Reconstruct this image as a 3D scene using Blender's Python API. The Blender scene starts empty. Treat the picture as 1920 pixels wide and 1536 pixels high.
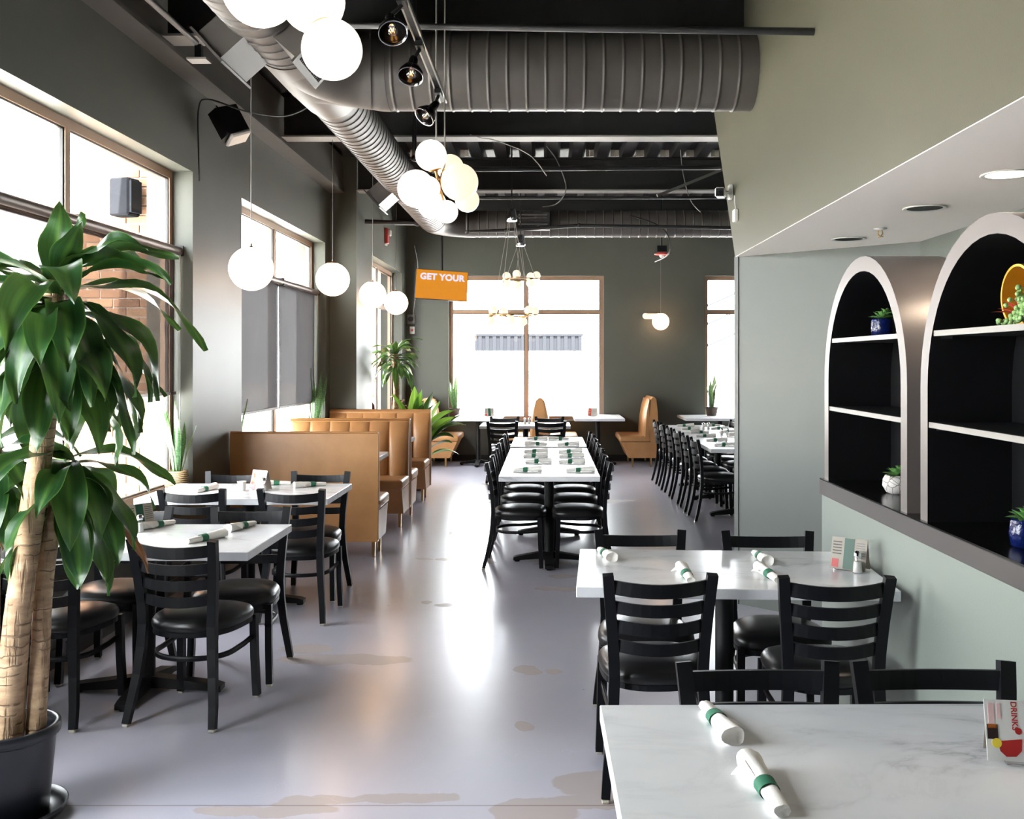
import bpy, bmesh, math, random
from mathutils import Vector, Matrix, Euler, noise as mnoise

# ------------------------------------------------------------------ camera, sky, exposure
scn = bpy.context.scene
C = scn.collection
EYE = 1.62
cam_d = bpy.data.cameras.new('camera')
cam = bpy.data.objects.new('camera', cam_d); C.objects.link(cam)
cam.location = (0, 0, EYE); cam.rotation_euler = (math.pi / 2, 0, 0)
cam_d.sensor_fit = 'HORIZONTAL'; cam_d.sensor_width = 36.0
cam_d.lens = 36.0 * 1830 / 1920
cam_d.shift_x = -65 / 1920; cam_d.shift_y = -90 / 1920      # architectural shift lens, verticals stay vertical
cam_d.clip_start = 0.05; cam_d.clip_end = 300
scn.camera = cam

SKY = 7.0
w = bpy.data.worlds.new('sky'); scn.world = w; w.use_nodes = True
w.node_tree.nodes['Background'].inputs[0].default_value = (0.98, 0.99, 1.0, 1)
w.node_tree.nodes['Background'].inputs[1].default_value = SKY

sun_d = bpy.data.lights.new('sun', 'SUN'); sun = bpy.data.objects.new('sun', sun_d); C.objects.link(sun)
sun.rotation_euler = Vector((-0.08, 0.62, -0.78)).to_track_quat('-Z', 'Y').to_euler()
sun_d.energy = 32.0; sun_d.angle = math.radians(0.6); sun_d.color = (1.0, 0.95, 0.88)

scn.view_settings.view_transform = 'Standard'
scn.view_settings.look = 'None'
scn.view_settings.gamma = 1.0
scn.view_settings.use_curve_mapping = False
scn.view_settings.exposure = 1.95
try:
    scn.cycles.max_bounces = 10; scn.cycles.diffuse_bounces = 6
    scn.cycles.glossy_bounces = 4; scn.cycles.transparent_max_bounces = 16
    scn.cycles.sample_clamp_indirect = 8.0
    scn.cycles.caustics_reflective = False; scn.cycles.caustics_refractive = False
except Exception:
    pass

R = math.radians
random.seed(7)

# ------------------------------------------------------------------ helpers
class MB:
    """collects geometry for one mesh object"""
    def __init__(s):
        s.v = []; s.f = []; s.mi = []; s.uv = None; s.smooth = []
    def add(s, vs, fs, m=0, smooth=False):
        o = len(s.v); s.v += [tuple(p) for p in vs]
        for f in fs:
            s.f.append(tuple(i + o for i in f)); s.mi.append(m); s.smooth.append(smooth)
        return s
    def box(s, lo, hi, m=0, mtx=None):
        x0, y0, z0 = lo; x1, y1, z1 = hi
        p = [(x0,y0,z0),(x1,y0,z0),(x1,y1,z0),(x0,y1,z0),(x0,y0,z1),(x1,y0,z1),(x1,y1,z1),(x0,y1,z1)]
        if mtx is not None: p = [mtx @ Vector(q) for q in p]
        return s.add(p, [(0,3,2,1),(4,5,6,7),(0,1,5,4),(1,2,6,5),(2,3,7,6),(3,0,4,7)], m)
    def cbox(s, c, d, m=0, mtx=None):
        return s.box([c[i]-d[i]/2 for i in range(3)], [c[i]+d[i]/2 for i in range(3)], m, mtx)
    def rbox(s, lo, hi, b=0.004, m=0, mtx=None, smooth=False, seg=1):
        """box with bevelled edges"""
        bm = bmesh.new()
        bmesh.ops.create_cube(bm, size=1.0)
        for v in bm.verts:
            v.co = Vector([(lo[i]+hi[i])/2 + v.co[i]*(hi[i]-lo[i]) for i in range(3)])
        bmesh.ops.bevel(bm, geom=bm.edges[:], offset=b, segments=seg, affect='EDGES', profile=0.5)
        bm.verts.index_update()
        vs = [(mtx @ v.co) if mtx is not None else v.co.copy() for v in bm.verts]
        fs = [[v.index for v in f.verts] for f in bm.faces]
        bm.free()
        return s.add(vs, fs, m, smooth)
    def tube(s, path, r, n=10, m=0, cap=True, smooth=True):
        """round tube along a path; r number or list"""
        path = [Vector(p) for p in path]
        rs = r if isinstance(r, (list, tuple)) else [r]*len(path)
        t0 = (path[1]-path[0]).normalized()
        up = Vector((0,0,1)) if abs(t0.z) < 0.95 else Vector((0,1,0))
        nrm = (up - t0*up.dot(t0)).normalized()
        vs = []; L = len(path)
        for i, p in enumerate(path):
            if i == 0: t = t0
            elif i == L-1: t = (path[i]-path[i-1]).normalized()
            else:
                t = ((path[i]-path[i-1]).normalized() + (path[i+1]-path[i]).normalized())
                t = t.normalized() if t.length > 1e-6 else (path[i]-path[i-1]).normalized()
            nrm = nrm - t*nrm.dot(t)
            nrm = nrm.normalized() if nrm.length > 1e-6 else Vector((1,0,0))
            bn = t.cross(nrm)
            for k in range(n):
                a = 2*math.pi*k/n
                vs.append(p + (nrm*math.cos(a) + bn*math.sin(a))*rs[i])
        fs = []
        for i in range(L-1):
            for k in range(n):
                k2 = (k+1) % n
                fs.append((i*n+k, i*n+k2, (i+1)*n+k2, (i+1)*n+k))
        s.add(vs, fs, m, smooth)
        if cap:
            s.add([vs[k] for k in range(n)], [tuple(range(n-1,-1,-1))], m)
            s.add([vs[(L-1)*n+k] for k in range(n)], [tuple(range(n))], m)
        return s
    def bar(s, path, wds, m=0, side=None, smooth=False):
        """rectangular bar along a path; wds=(w,d) or list; side = fixed width direction"""
        path = [Vector(p) for p in path]; L = len(path)
        ws = wds if isinstance(wds, list) else [wds]*L
        side = Vector(side).normalized()
        vs = []
        for i, p in enumerate(path):
            if i == 0: t = path[1]-path[0]
            elif i == L-1: t = path[i]-path[i-1]
            else: t = path[i+1]-path[i-1]
            t.normalize()
            u = (side - t*side.dot(t)).normalized(); v = t.cross(u)
            a, b = ws[i][0]/2, ws[i][1]/2
            vs += [p-u*a-v*b, p+u*a-v*b, p+u*a+v*b, p-u*a+v*b]
        fs = []
        for i in range(L-1):
            for k in range(4):
                k2 = (k+1) % 4
                fs.append((i*4+k, i*4+k2, (i+1)*4+k2, (i+1)*4+k))
        s.add(vs, fs, m, smooth)
        s.add(vs[:4], [(3,2,1,0)], m); s.add(vs[-4:], [(0,1,2,3)], m)
        return s
    def lathe(s, prof, n=24, m=0, c=(0,0,0), smooth=True, cap=True):
        """profile of (r,z) turned round the z axis"""
        vs = []
        for r, z in prof:
            for k in range(n):
                a = 2*math.pi*k/n
                vs.append((c[0]+r*math.cos(a), c[1]+r*math.sin(a), c[2]+z))
        fs = []
        L = len(prof)
        for i in range(L-1):
            for k in range(n):
                k2 = (k+1) % n
                fs.append((i*n+k, i*n+k2, (i+1)*n+k2, (i+1)*n+k))
        s.add(vs, fs, m, smooth)
        if cap and prof[0][0] > 1e-5: s.add(vs[:n], [tuple(range(n-1,-1,-1))], m)
        if cap and prof[-1][0] > 1e-5: s.add(vs[-n:], [tuple(range(n))], m)
        return s
    def sphere(s, c, r, n=24, k=14, m=0):
        prof = [(max(1e-6, r*math.sin(math.pi*i/k)), -r*math.cos(math.pi*i/k)) for i in range(k+1)]
        return s.lathe(prof, n, m, c)
    def prism(s, pts, a0, a1, axis='X', m=0, smooth=False):
        """polygon extruded along an axis; pts are the two other coords (in xyz order)"""
        def mk(p, a):
            if axis == 'X': return (a, p[0], p[1])
            if axis == 'Y': return (p[0], a, p[1])
            return (p[0], p[1], a)
        n = len(pts)
        vs = [mk(p, a0) for p in pts] + [mk(p, a1) for p in pts]
        s.add(vs, [(i, (i+1) % n, (i+1) % n + n, i+n) for i in range(n)], m, smooth)
        s.add(vs, [tuple(range(n-1,-1,-1)), tuple(range(n, 2*n))], m)
        return s
    def xf(s, mtx):
        s.v = [tuple(mtx @ Vector(p)) for p in s.v]; return s
    def build(s, name, mat, parent=None, loc=None, fix=True):
        me = bpy.data.meshes.new(name)
        me.from_pydata(s.v, [], s.f)
        mats = mat if isinstance(mat, (list, tuple)) else [mat]
        for m_ in mats: me.materials.append(m_)
        for p, mi, sm in zip(me.polygons, s.mi, s.smooth):
            p.material_index = mi; p.use_smooth = sm
        if s.uv:
            ul = me.uv_layers.new(name='UVMap')
            for lp in me.loops: ul.data[lp.index].uv = s.uv[lp.vertex_index]
        if fix:
            bm = bmesh.new(); bm.from_mesh(me)
            bmesh.ops.recalc_face_normals(bm, faces=bm.faces); bm.to_mesh(me); bm.free()
        me.update()
        o = bpy.data.objects.new(name, me); C.objects.link(o)
        if parent is not None: o.parent = parent
        if loc is not None: o.location = loc
        return o

def thing(name, label, cat, loc=(0,0,0), rotz=0.0, group=None):
    o = bpy.data.objects.new(name, None); C.objects.link(o)
    o.empty_display_size = 0.1
    o.location = loc; o.rotation_euler = (0,0,rotz)
    o['label'] = label; o['category'] = cat
    if group: o['group'] = group
    return o
def tag(o, label, cat, group=None):
    o['label'] = label; o['category'] = cat
    if group: o['group'] = group
    return o
def struct(o, label=None):
    o['kind'] = 'structure'
    if label: o['label'] = label
    return o
def dup(root, loc, rotz, label, group=None):
    r = root.copy(); C.objects.link(r)
    r.location = loc; r.rotation_euler = (0,0,rotz); r['label'] = label
    if group: r['group'] = group
    for ch in root.children:
        c = ch.copy(); C.objects.link(c); c.parent = r
        for g in ch.children:
            d = g.copy(); C.objects.link(d); d.parent = c
    return r

# ------------------------------------------------------------------ materials
def srgb(r, g, b):
    def f(c):
        c /= 255.0
        return c/12.92 if c <= 0.04045 else ((c+0.055)/1.055)**2.4
    return (f(r), f(g), f(b), 1)
class NT:
    def __init__(s, name):
        s.m = bpy.data.materials.new(name); s.m.use_nodes = True
        s.t = s.m.node_tree; s.b = s.t.nodes['Principled BSDF']; s.out = s.t.nodes['Material Output']
    def n(s, typ, **kw):
        nd = s.t.nodes.new(typ)
        for k, v in kw.items(): setattr(nd, k, v)
        return nd
    def l(s, a, b): s.t.links.new(a, b)
    def coord(s, kind='Object'):
        return s.n('ShaderNodeTexCoord').outputs[kind]
    def noise(s, vec, scale, detail=4, rough=0.55, dist=0.0):
        nd = s.n('ShaderNodeTexNoise'); nd.inputs['Scale'].default_value = scale
        nd.inputs['Detail'].default_value = detail; nd.inputs['Roughness'].default_value = rough
        nd.inputs['Distortion'].default_value = dist
        if vec is not None: s.l(vec, nd.inputs['Vector'])
        return nd.outputs['Fac']
    def ramp(s, fac, stops):
        nd = s.n('ShaderNodeValToRGB'); el = nd.color_ramp.elements
        while len(el) < len(stops): el.new(0.5)
        for e, (p, c) in zip(el, stops):
            e.position = p; e.color = c if len(c) == 4 else (*c, 1)
        s.l(fac, nd.inputs['Fac']); return nd.outputs['Color']
    def mix(s, fac, a, b, blend='MIX'):
        nd = s.n('ShaderNodeMix', data_type='RGBA', blend_type=blend)
        for sock, val in ((nd.inputs[0], fac), (nd.inputs[6], a), (nd.inputs[7], b)):
            if hasattr(val, 'is_output'): s.l(val, sock)
            else: sock.default_value = val
        return nd.outputs[2]
    def math(s, op, a, b=None, c=None, clamp=False):
        nd = s.n('ShaderNodeMath', operation=op); nd.use_clamp = clamp
        for i, v in enumerate((a, b, c)):
            if v is None: continue
            if hasattr(v, 'is_output'): s.l(v, nd.inputs[i])
            else: nd.inputs[i].default_value = v
        return nd.outputs[0]
    def bump(s, h, strength=0.2, dist=0.01):
        nd = s.n('ShaderNodeBump'); nd.inputs['Strength'].default_value = strength
        nd.inputs['Distance'].default_value = dist
        s.l(h, nd.inputs['Height']); s.l(nd.outputs[0], s.b.inputs['Normal'])
    def set(s, **kw):
        for k, v in kw.items():
            k = {'base':'Base Color','rough':'Roughness','metal':'Metallic','spec':'Specular IOR Level',
                 'coat':'Coat Weight','coatr':'Coat Roughness','emit':'Emission Color','estr':'Emission Strength',
                 'trans':'Transmission Weight','sheen':'Sheen Weight'}.get(k, k)
            if hasattr(v, 'is_output'): s.l(v, s.b.inputs[k])
            else: s.b.inputs[k].default_value = v
        return s

def plain(name, col, rough=0.5, metal=0.0, spec=0.5, var=0.0, vscale=6.0, bump=0.0, bscale=80.0, coat=0.0):
    t = NT(name); t.set(base=col, rough=rough, metal=metal, spec=spec, coat=coat)
    if var > 0:
        f = t.noise(t.coord(), vscale, 5)
        lo = tuple(c*(1-var) for c in col[:3]); hi = tuple(min(1, c*(1+var)) for c in col[:3])
        t.set(base=t.ramp(f, [(0.3, lo), (0.7, hi)]))
    if bump > 0:
        t.bump(t.noise(t.coord(), bscale, 3), bump, 0.004)
    return t.m

M = {}
M['sage'] = plain('sage_wall_paint', srgb(98,103,97), 0.42, var=0.04, vscale=1.3, bump=0.12, bscale=140)
M['wall'] = plain('charcoal_green_wall_paint', srgb(80,82,75), 0.45, spec=0.25, var=0.05, vscale=1.3, bump=0.12, bscale=140)
M['ceil'] = plain('black_ceiling_paint', srgb(22,21,23), 0.6)
M['steel'] = plain('dark_steel_paint', srgb(36,35,37), 0.5, var=0.1)
M['duct'] = plain('grey_duct_paint', srgb(76,72,69), 0.5, var=0.05, vscale=3)
M['beam'] = plain('brown_grey_beam_paint', srgb(92,88,83), 0.5, var=0.06)
M['sage_dim'] = plain('sage_paint_dim_light', srgb(88,86,71), 0.42, var=0.04, vscale=1.3, bump=0.12, bscale=140)  # sage darkened and warmed: weaker light on the bulkhead put into the colour
M['sage_lit'] = plain('sage_paint_window_lit', srgb(127,134,126), 0.42, var=0.04, vscale=1.3, bump=0.12, bscale=140)  # sage made paler: window light on the low wall put into the colour
M['soffit'] = plain('soffit_white_paint', srgb(246,240,236), 0.7)
M['frame'] = plain('bronze_window_frame', srgb(150,122,100), 0.35, metal=0.2)
M['black'] = plain('black_powder_coat', srgb(11,12,16), 0.42, spec=0.27, bump=0.03, bscale=400)
M['iron'] = plain('black_cast_iron', srgb(13,13,15), 0.5, spec=0.3)
M['vinyl'] = plain('black_vinyl_upholstery', srgb(15,15,16), 0.33, spec=0.5, bump=0.05, bscale=220)
M['glide'] = plain('clear_plastic_glide', srgb(190,185,170), 0.25)
M['brass'] = plain('brushed_brass', srgb(198,160,105), 0.28, metal=1.0)
M['chrome'] = plain('chrome', srgb(215,215,220), 0.08, metal=1.0)
M['speaker_grille'] = plain('pale_speaker_grille', srgb(196,194,190), 0.4, metal=0.4)
M['alu'] = plain('track_aluminium', srgb(170,168,165), 0.3, metal=0.9)
M['white'] = plain('white_plastic', srgb(225,224,220), 0.4)
M['red'] = plain('red_plastic', srgb(190,70,65), 0.4)
M['taupe'] = plain('taupe_metallic_paint', srgb(112,105,102), 0.40, metal=0.3, bump=0.06, bscale=160)
M['shelfedge'] = plain('pale_shelf_edge', srgb(136,132,127), 0.45)
M['niche'] = plain('black_niche_paint', srgb(10,10,12), 0.55, spec=0.3)
M['ledgetop'] = plain('black_ledge_top', srgb(14,14,15), 0.22)
M['ledge'] = plain('ledge_trim', srgb(82,78,76), 0.4, metal=0.3)
M['cord'] = plain('grey_cord', srgb(110,108,105), 0.5)
M['blackcord'] = plain('black_cord', srgb(18,18,18), 0.5)
M['paper'] = plain('white_napkin_paper', srgb(238,234,228), 0.85, bump=0.25, bscale=60)
M['band'] = plain('green_paper_band', srgb(42,110,82), 0.6)
M['soil'] = plain('potting_soil', srgb(45,34,26), 0.95, bump=0.8, bscale=90)
M['pot'] = plain('black_plastic_pot', srgb(24,26,32), 0.3)
M['clay'] = plain('dark_clay_pot', srgb(70,58,50), 0.7)
M['bluepot'] = plain('cobalt_glazed_pot', srgb(14,26,76), 0.12, var=0.3, vscale=60, bump=0.6, bscale=70)
M['base'] = plain('black_baseboard', srgb(30,31,32), 0.45)
M['screen_trim'] = plain('television_bezel', srgb(20,20,20), 0.4)
M['salt'] = plain('salt', srgb(235,232,226), 0.8)
M['redglass'] = plain('dark_red_glass', srgb(70,22,24), 0.15)
M['kraft'] = plain('kraft_card', srgb(160,152,140), 0.6)
M['cardred'] = plain('printed_red', srgb(178,38,36), 0.45)
M['cardgreen'] = plain('printed_green', srgb(24,74,54), 0.45)
M['cardpink'] = plain('printed_pink', srgb(225,190,188), 0.5)
M['cardorange'] = plain('printed_orange', srgb(226,120,40), 0.5)
M['cardyellow'] = plain('printed_yellow', srgb(238,214,70), 0.5)
M['carddark'] = plain('printed_dark_brown', srgb(40,26,24), 0.5)
M['goldrim'] = plain('yellow_planter', srgb(222,160,40), 0.3, metal=0.3)
M['amber'] = plain('amber_planter_inside', srgb(110,66,28), 0.4)
M['bark'] = None

def glass_mat(name, frac, tint=(1,1,1,1), gl=0.05, rough=0.02):
    t = NT(name)
    tr = t.n('ShaderNodeBsdfTransparent'); tr.inputs[0].default_value = tint
    g = t.n('ShaderNodeBsdfGlossy'); g.inputs['Roughness'].default_value = rough
    mx = t.n('ShaderNodeMixShader'); mx.inputs[0].default_value = gl
    t.l(tr.outputs[0], mx.inputs[1]); t.l(g.outputs[0], mx.inputs[2]); t.l(mx.outputs[0], t.out.inputs[0])
    return t.m
M['glass'] = glass_mat('window_glass', 1, (0.95,0.97,0.98,1), 0.04)
M['clear'] = glass_mat('clear_bulb_glass', 1, (0.92,0.92,0.92,1), 0.16)

def shade_mat(name, see, col, trl, wv=260):
    t = NT(name)
    tr = t.n('ShaderNodeBsdfTransparent'); tr.inputs[0].default_value = (1,0.98,0.96,1)
    df = t.n('ShaderNodeBsdfDiffuse'); tl = t.n('ShaderNodeBsdfTranslucent')
    co = t.coord()
    mp = t.n('ShaderNodeMapping'); mp.inputs['Scale'].default_value = (1, 30, 1.5); t.l(co, mp.inputs[0])
    c = t.ramp(t.noise(mp.outputs[0], 2.0, 4), [(0.3, tuple(x*0.92 for x in col[:3])), (0.7, tuple(min(1,x*1.1) for x in col[:3]))])
    t.l(c, df.inputs[0]); t.l(c, tl.inputs[0])
    m1 = t.n('ShaderNodeMixShader'); m1.inputs[0].default_value = trl
    t.l(df.outputs[0], m1.inputs[1]); t.l(tl.outputs[0], m1.inputs[2])
    m2 = t.n('ShaderNodeMixShader'); m2.inputs[0].default_value = see
    t.l(m1.outputs[0], m2.inputs[1]); t.l(tr.outputs[0], m2.inputs[2]); t.l(m2.outputs[0], t.out.inputs[0])
    return t.m
M['mesh_shade'] = shade_mat('brown_mesh_shade', 0.085, srgb(34,27,24), 0.25)
M['grey_shade'] = shade_mat('grey_mesh_shade', 0.006, srgb(40,39,40), 0.4)

def globe_mat(name, lo, hi, axis=2, a=-1.0, b=1.0):
    """opal glass lamp: brightest opposite its socket (bulb end)"""
    t = NT(name); co = t.coord('Generated')
    sp = t.n('ShaderNodeSeparateXYZ'); t.l(co, sp.inputs[0])
    c = t.ramp(sp.outputs[axis], [(0.05, hi), (0.95, lo)])
    t.set(base=(0.8,0.78,0.74,1), rough=0.25, emit=c, estr=1.0)
    return t.m
def hdr(r, g, b): return (r, g, b, 1)
M['globe'] = plain('opal_globe_lit', (0.8,0.78,0.74,1), 0.25)
_t = M['globe'].node_tree.nodes['Principled BSDF']
_t.inputs['Emission Color'].default_value = (1.0,0.60,0.32,1); _t.inputs['Emission Strength'].default_value = 3.2
M['globe2'] = plain('opal_cluster_globe_lit', (0.25,0.23,0.20,1), 0.25)
_t = M['globe2'].node_tree.nodes['Principled BSDF']
_t.inputs['Emission Color'].default_value = (1.0,0.80,0.60,1); _t.inputs['Emission Strength'].default_value = 0.30
M['globe3'] = plain('opal_cluster_globe_bright', (0.3,0.28,0.25,1), 0.25)
_t = M['globe3'].node_tree.nodes['Principled BSDF']
_t.inputs['Emission Color'].default_value = (1.0,0.82,0.64,1); _t.inputs['Emission Strength'].default_value = 0.55
def emis(name, col, s):
    t = NT(name); t.set(base=(0,0,0,1), rough=0.3, emit=col, estr=s); return t.m
M['downlight'] = emis('lit_downlight_lens', (1.0,0.86,0.68,1), 3.0)
M['filament'] = emis('bulb_filament', (1.0,0.45,0.12,1), 4.0)
M['tv_orange'] = emis('screen_orange', srgb(222,140,36), 0.27)
M['tv_white'] = emis('screen_white', srgb(236,226,240), 0.27)

# floor: sealed blue-grey concrete with worn repair patches, scratches and a control joint
def floor_mat():
    t = NT('sealed_concrete_floor'); co = t.coord()
    f1 = t.noise(co, 0.55, 6, 0.6); f2 = t.noise(co, 9, 5, 0.6)
    base = t.ramp(f1, [(0.3, srgb(164,165,180)[:3]), (0.7, srgb(182,178,190)[:3])])
    base = t.mix(t.math('MULTIPLY', f2, 0.12), base, srgb(176,175,180))
    sp = t.n('ShaderNodeSeparateXYZ'); t.l(co, sp.inputs[0])
    nz = t.n('ShaderNodeTexNoise'); nz.inputs['Scale'].default_value = 6.0; nz.inputs['Detail'].default_value = 4; t.l(co, nz.inputs['Vector'])
    ns = t.n('ShaderNodeSeparateXYZ'); t.l(nz.outputs['Color'], ns.inputs[0])
    tot = None
    # centre x, y, half-width, half-depth
    P = [(-0.52,3.62,.20,.05),(0.10,3.58,.22,.055),(-0.05,3.50,.16,.10),(0.22,3.74,.19,.12),(0.55,3.56,.10,.05),(-1.02,3.52,.25,.05),(-0.85,3.60,.16,.05),
         (-0.10,4.33,.045,.06),(-0.11,5.12,.075,.075),(0.02,5.10,.04,.05),(0.03,6.95,.10,.07),(0.13,6.93,.11,.08),(0.11,7.35,.09,.07),(0.13,7.85,.08,.06),(-0.02,7.82,.07,.06),
         (-0.66,6.50,.075,.055),(-0.79,6.56,.045,.05),(-0.86,8.0,.07,.05),(-1.0,8.02,.06,.05),(-0.60,7.9,.06,.04),(-0.47,7.88,.07,.06),(-0.85,9.2,.09,.10),(-0.6,8.95,.10,.10),
         (-1.10,5.3,.35,.09),(-1.35,5.5,.15,.10),(0.72,11.3,.15,.16),(0.66,12.4,.11,.12),(0.95,11.4,.08,.08),(-0.55,11.2,.11,.12),(-0.70,12.9,.14,.14),(-0.42,10.2,.08,.10)]
    for (x, y, a, b) in P:
        dx = t.math('DIVIDE', t.math('SUBTRACT', t.math('ADD', sp.outputs[0], t.math('MULTIPLY', t.math('SUBTRACT', ns.outputs[0], 0.5), 0.16)), x), a)
        dy = t.math('DIVIDE', t.math('SUBTRACT', t.math('ADD', sp.outputs[1], t.math('MULTIPLY', t.math('SUBTRACT', ns.outputs[1], 0.5), 0.14)), y), b)
        r2 = t.math('ADD', t.math('MULTIPLY', dx, dx), t.math('MULTIPLY', dy, dy))
        mk = t.math('MULTIPLY', t.math('SUBTRACT', 1.12, r2), 7.0, clamp=True)
        tot = mk if tot is None else t.math('MAXIMUM', tot, mk)
    base = t.mix(t.math('MULTIPLY', tot, 0.75), base, srgb(164,150,143))
    # fine hairline scratches
    wn_ = t.n('ShaderNodeVectorMath', operation='ADD'); t.l(co, wn_.inputs[0])
    sc3 = t.n('ShaderNodeVectorMath', operation='SCALE'); sc3.inputs['Scale'].default_value = 0.25; t.l(nz.outputs['Color'], sc3.inputs[0]); t.l(sc3.outputs[0], wn_.inputs[1])
    vo = t.n('ShaderNodeTexVoronoi', feature='DISTANCE_TO_EDGE'); vo.inputs['Scale'].default_value = 2.3; t.l(wn_.outputs[0], vo.inputs['Vector'])
    ln = t.math('LESS_THAN', vo.outputs['Distance'], 0.0035)
    gate = t.math('GREATER_THAN', t.noise(co, 3.1, 3), 0.56)
    sc = t.math('MULTIPLY', ln, gate)
    base = t.mix(t.math('MULTIPLY', sc, 0.16), base, srgb(205,205,210))
    # saw-cut control joint
    jd = t.math('ABSOLUTE', t.math('SUBTRACT', sp.outputs[1], 3.56))
    jm = t.math('LESS_THAN', jd, 0.004)
    base = t.mix(t.math('MULTIPLY', jm, 0.6), base, srgb(90,72,66))
    rg = t.math('ADD', t.math('ADD', 0.24, t.math('MULTIPLY', f2, 0.12)), t.math('MULTIPLY', tot, 0.28))
    t.set(base=base, rough=rg, spec=0.8, coat=0.3, coatr=0.17)
    h = t.math('SUBTRACT', t.math('MULTIPLY', t.noise(co, 24, 3), 0.5), t.math('MULTIPLY', jm, 1.0))
    t.bump(h, 0.06, 0.006)
    return t.m
M['floor'] = floor_mat()

def marble_mat():
    t = NT('white_marble_laminate'); co = t.coord()
    oi = t.n('ShaderNodeObjectInfo')
    mp = t.n('ShaderNodeVectorMath', operation='ADD'); t.l(co, mp.inputs[0])
    cx = t.n('ShaderNodeCombineXYZ'); k = t.math('MULTIPLY', oi.outputs['Random'], 23.0)
    for i in range(3): t.l(k, cx.inputs[i])
    t.l(cx.outputs[0], mp.inputs[1])
    mq = t.n('ShaderNodeMapping'); mq.inputs['Rotation'].default_value = (0,0,0.5); mq.inputs['Scale'].default_value = (1,2.2,1)
    t.l(mp.outputs[0], mq.inputs[0]); v = mq.outputs[0]
    n1 = t.noise(v, 1.35, 7, 0.62, 1.1)
    r1 = t.math('ABSOLUTE', t.math('SUBTRACT', n1, 0.5))
    vein = t.ramp(r1, [(0.0,(1,1,1)),(0.012,(0.55,0.55,0.55)),(0.05,(0.14,0.14,0.14)),(0.12,(0,0,0))])
    msk = t.ramp(t.noise(v, 1.9, 2), [(0.50,(0,0,0)),(0.72,(1,1,1))])
    n2 = t.noise(v, 3.4, 6, 0.6, 0.8); r2 = t.math('ABSOLUTE', t.math('SUBTRACT', n2, 0.5))
    fine = t.ramp(r2, [(0.0,(0.5,0.5,0.5)),(0.03,(0.1,0.1,0.1)),(0.1,(0,0,0))])
    fac = t.math('ADD', t.math('MULTIPLY', vein, t.math('ADD', t.math('MULTIPLY', msk, 0.7), 0.10)), t.math('MULTIPLY', fine, t.math('MULTIPLY', msk, 0.3)), clamp=True)
    cloud = t.ramp(t.noise(v, 1.1, 4), [(0.3, srgb(214,216,220)[:3]), (0.7, srgb(232,232,232)[:3])])
    t.set(base=t.mix(fac, cloud, srgb(112,116,122)), rough=0.22, spec=0.5)
    return t.m
M['marble'] = marble_mat()

def leather_mat():
    t = NT('tan_booth_leather'); co = t.coord()
    c = t.ramp(t.noise(co, 3.0, 6), [(0.3, srgb(158,112,68)[:3]), (0.7, srgb(182,134,86)[:3])])
    t.set(base=c, rough=0.4, spec=0.5)
    t.bump(t.noise(co, 150, 4), 0.12, 0.003); return t.m
M['leather'] = leather_mat()

def leaf_mat(name, dark, mid, light, stripe=0.5, trl=0.25, bands=0.0):
    t = NT(name)
    uv = t.coord('UV'); sp = t.n('ShaderNodeSeparateXYZ'); t.l(uv, sp.inputs[0])
    mp = t.n('ShaderNodeMapping'); mp.inputs['Scale'].default_value = (7, 0.6, 1); t.l(uv, mp.inputs[0])
    oi = t.n('ShaderNodeObjectInfo')
    off = t.n('ShaderNodeVectorMath', operation='ADD'); t.l(mp.outputs[0], off.inputs[0])
    cx = t.n('ShaderNodeCombineXYZ'); kk = t.math('MULTIPLY', oi.outputs['Random'], 31.0); t.l(kk, cx.inputs[0]); t.l(kk, cx.inputs[1]); t.l(cx.outputs[0], off.inputs[1])
    st = t.noise(off.outputs[0], 1.5, 3)
    c = t.ramp(st, [(0.35, dark[:3]), (0.65, mid[:3])])
    du = t.math('ABSOLUTE', t.math('SUBTRACT', sp.outputs[0], 0.5))
    cen = t.ramp(du, [(0.0, (1,1,1)), (0.16, (0,0,0))])
    c = t.mix(t.math('MULTIPLY', cen, stripe), c, light)
    edge = t.ramp(du, [(0.44,(0,0,0)),(0.5,(1,1,1))])
    c = t.mix(t.math('MULTIPLY', edge, 0.5), c, light)
    if bands > 0:
        mb = t.n('ShaderNodeMapping'); mb.inputs['Scale'].default_value = (1.2, 16, 1); t.l(uv, mb.inputs[0])
        b = t.ramp(t.noise(mb.outputs[0], 2.2, 2), [(0.45,(0,0,0)),(0.55,(1,1,1))])
        c = t.mix(t.math('MULTIPLY', b, bands), c, srgb(30,58,36))
    c = t.mix(t.math('MULTIPLY', oi.outputs['Random'], 0.35), c, t.mix(0.5, c, mid))
    t.set(base=c, rough=0.33, spec=0.5)
    tl = t.n('ShaderNodeBsdfTranslucent'); t.l(t.mix(0.5, c, light), tl.inputs[0])
    mx = t.n('ShaderNodeMixShader'); mx.inputs[0].default_value = trl
    t.l(t.b.outputs[0], mx.inputs[1]); t.l(tl.outputs[0], mx.inputs[2]); t.l(mx.outputs[0], t.out.inputs[0])
    return t.m
M['dracaena'] = leaf_mat('dracaena_leaf', srgb(20,50,24), srgb(36,76,32), srgb(104,142,62), 0.4, 0.18)
M['yellowleaf'] = leaf_mat('yellowing_leaf', srgb(110,130,30), srgb(176,176,40), srgb(216,206,80), 0.3, 0.3)
M['dryleaf'] = leaf_mat('dry_brown_leaf', srgb(92,58,38), srgb(128,88,58), srgb(160,120,84), 0.3, 0.15)
M['snake'] = leaf_mat('snake_plant_leaf', srgb(58,98,58), srgb(92,134,84), srgb(176,186,110), 0.05, 0.15, 0.8)
M['bright'] = leaf_mat('bright_broad_leaf', srgb(40,100,34), srgb(84,150,44), srgb(168,206,76), 0.4, 0.4)
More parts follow.
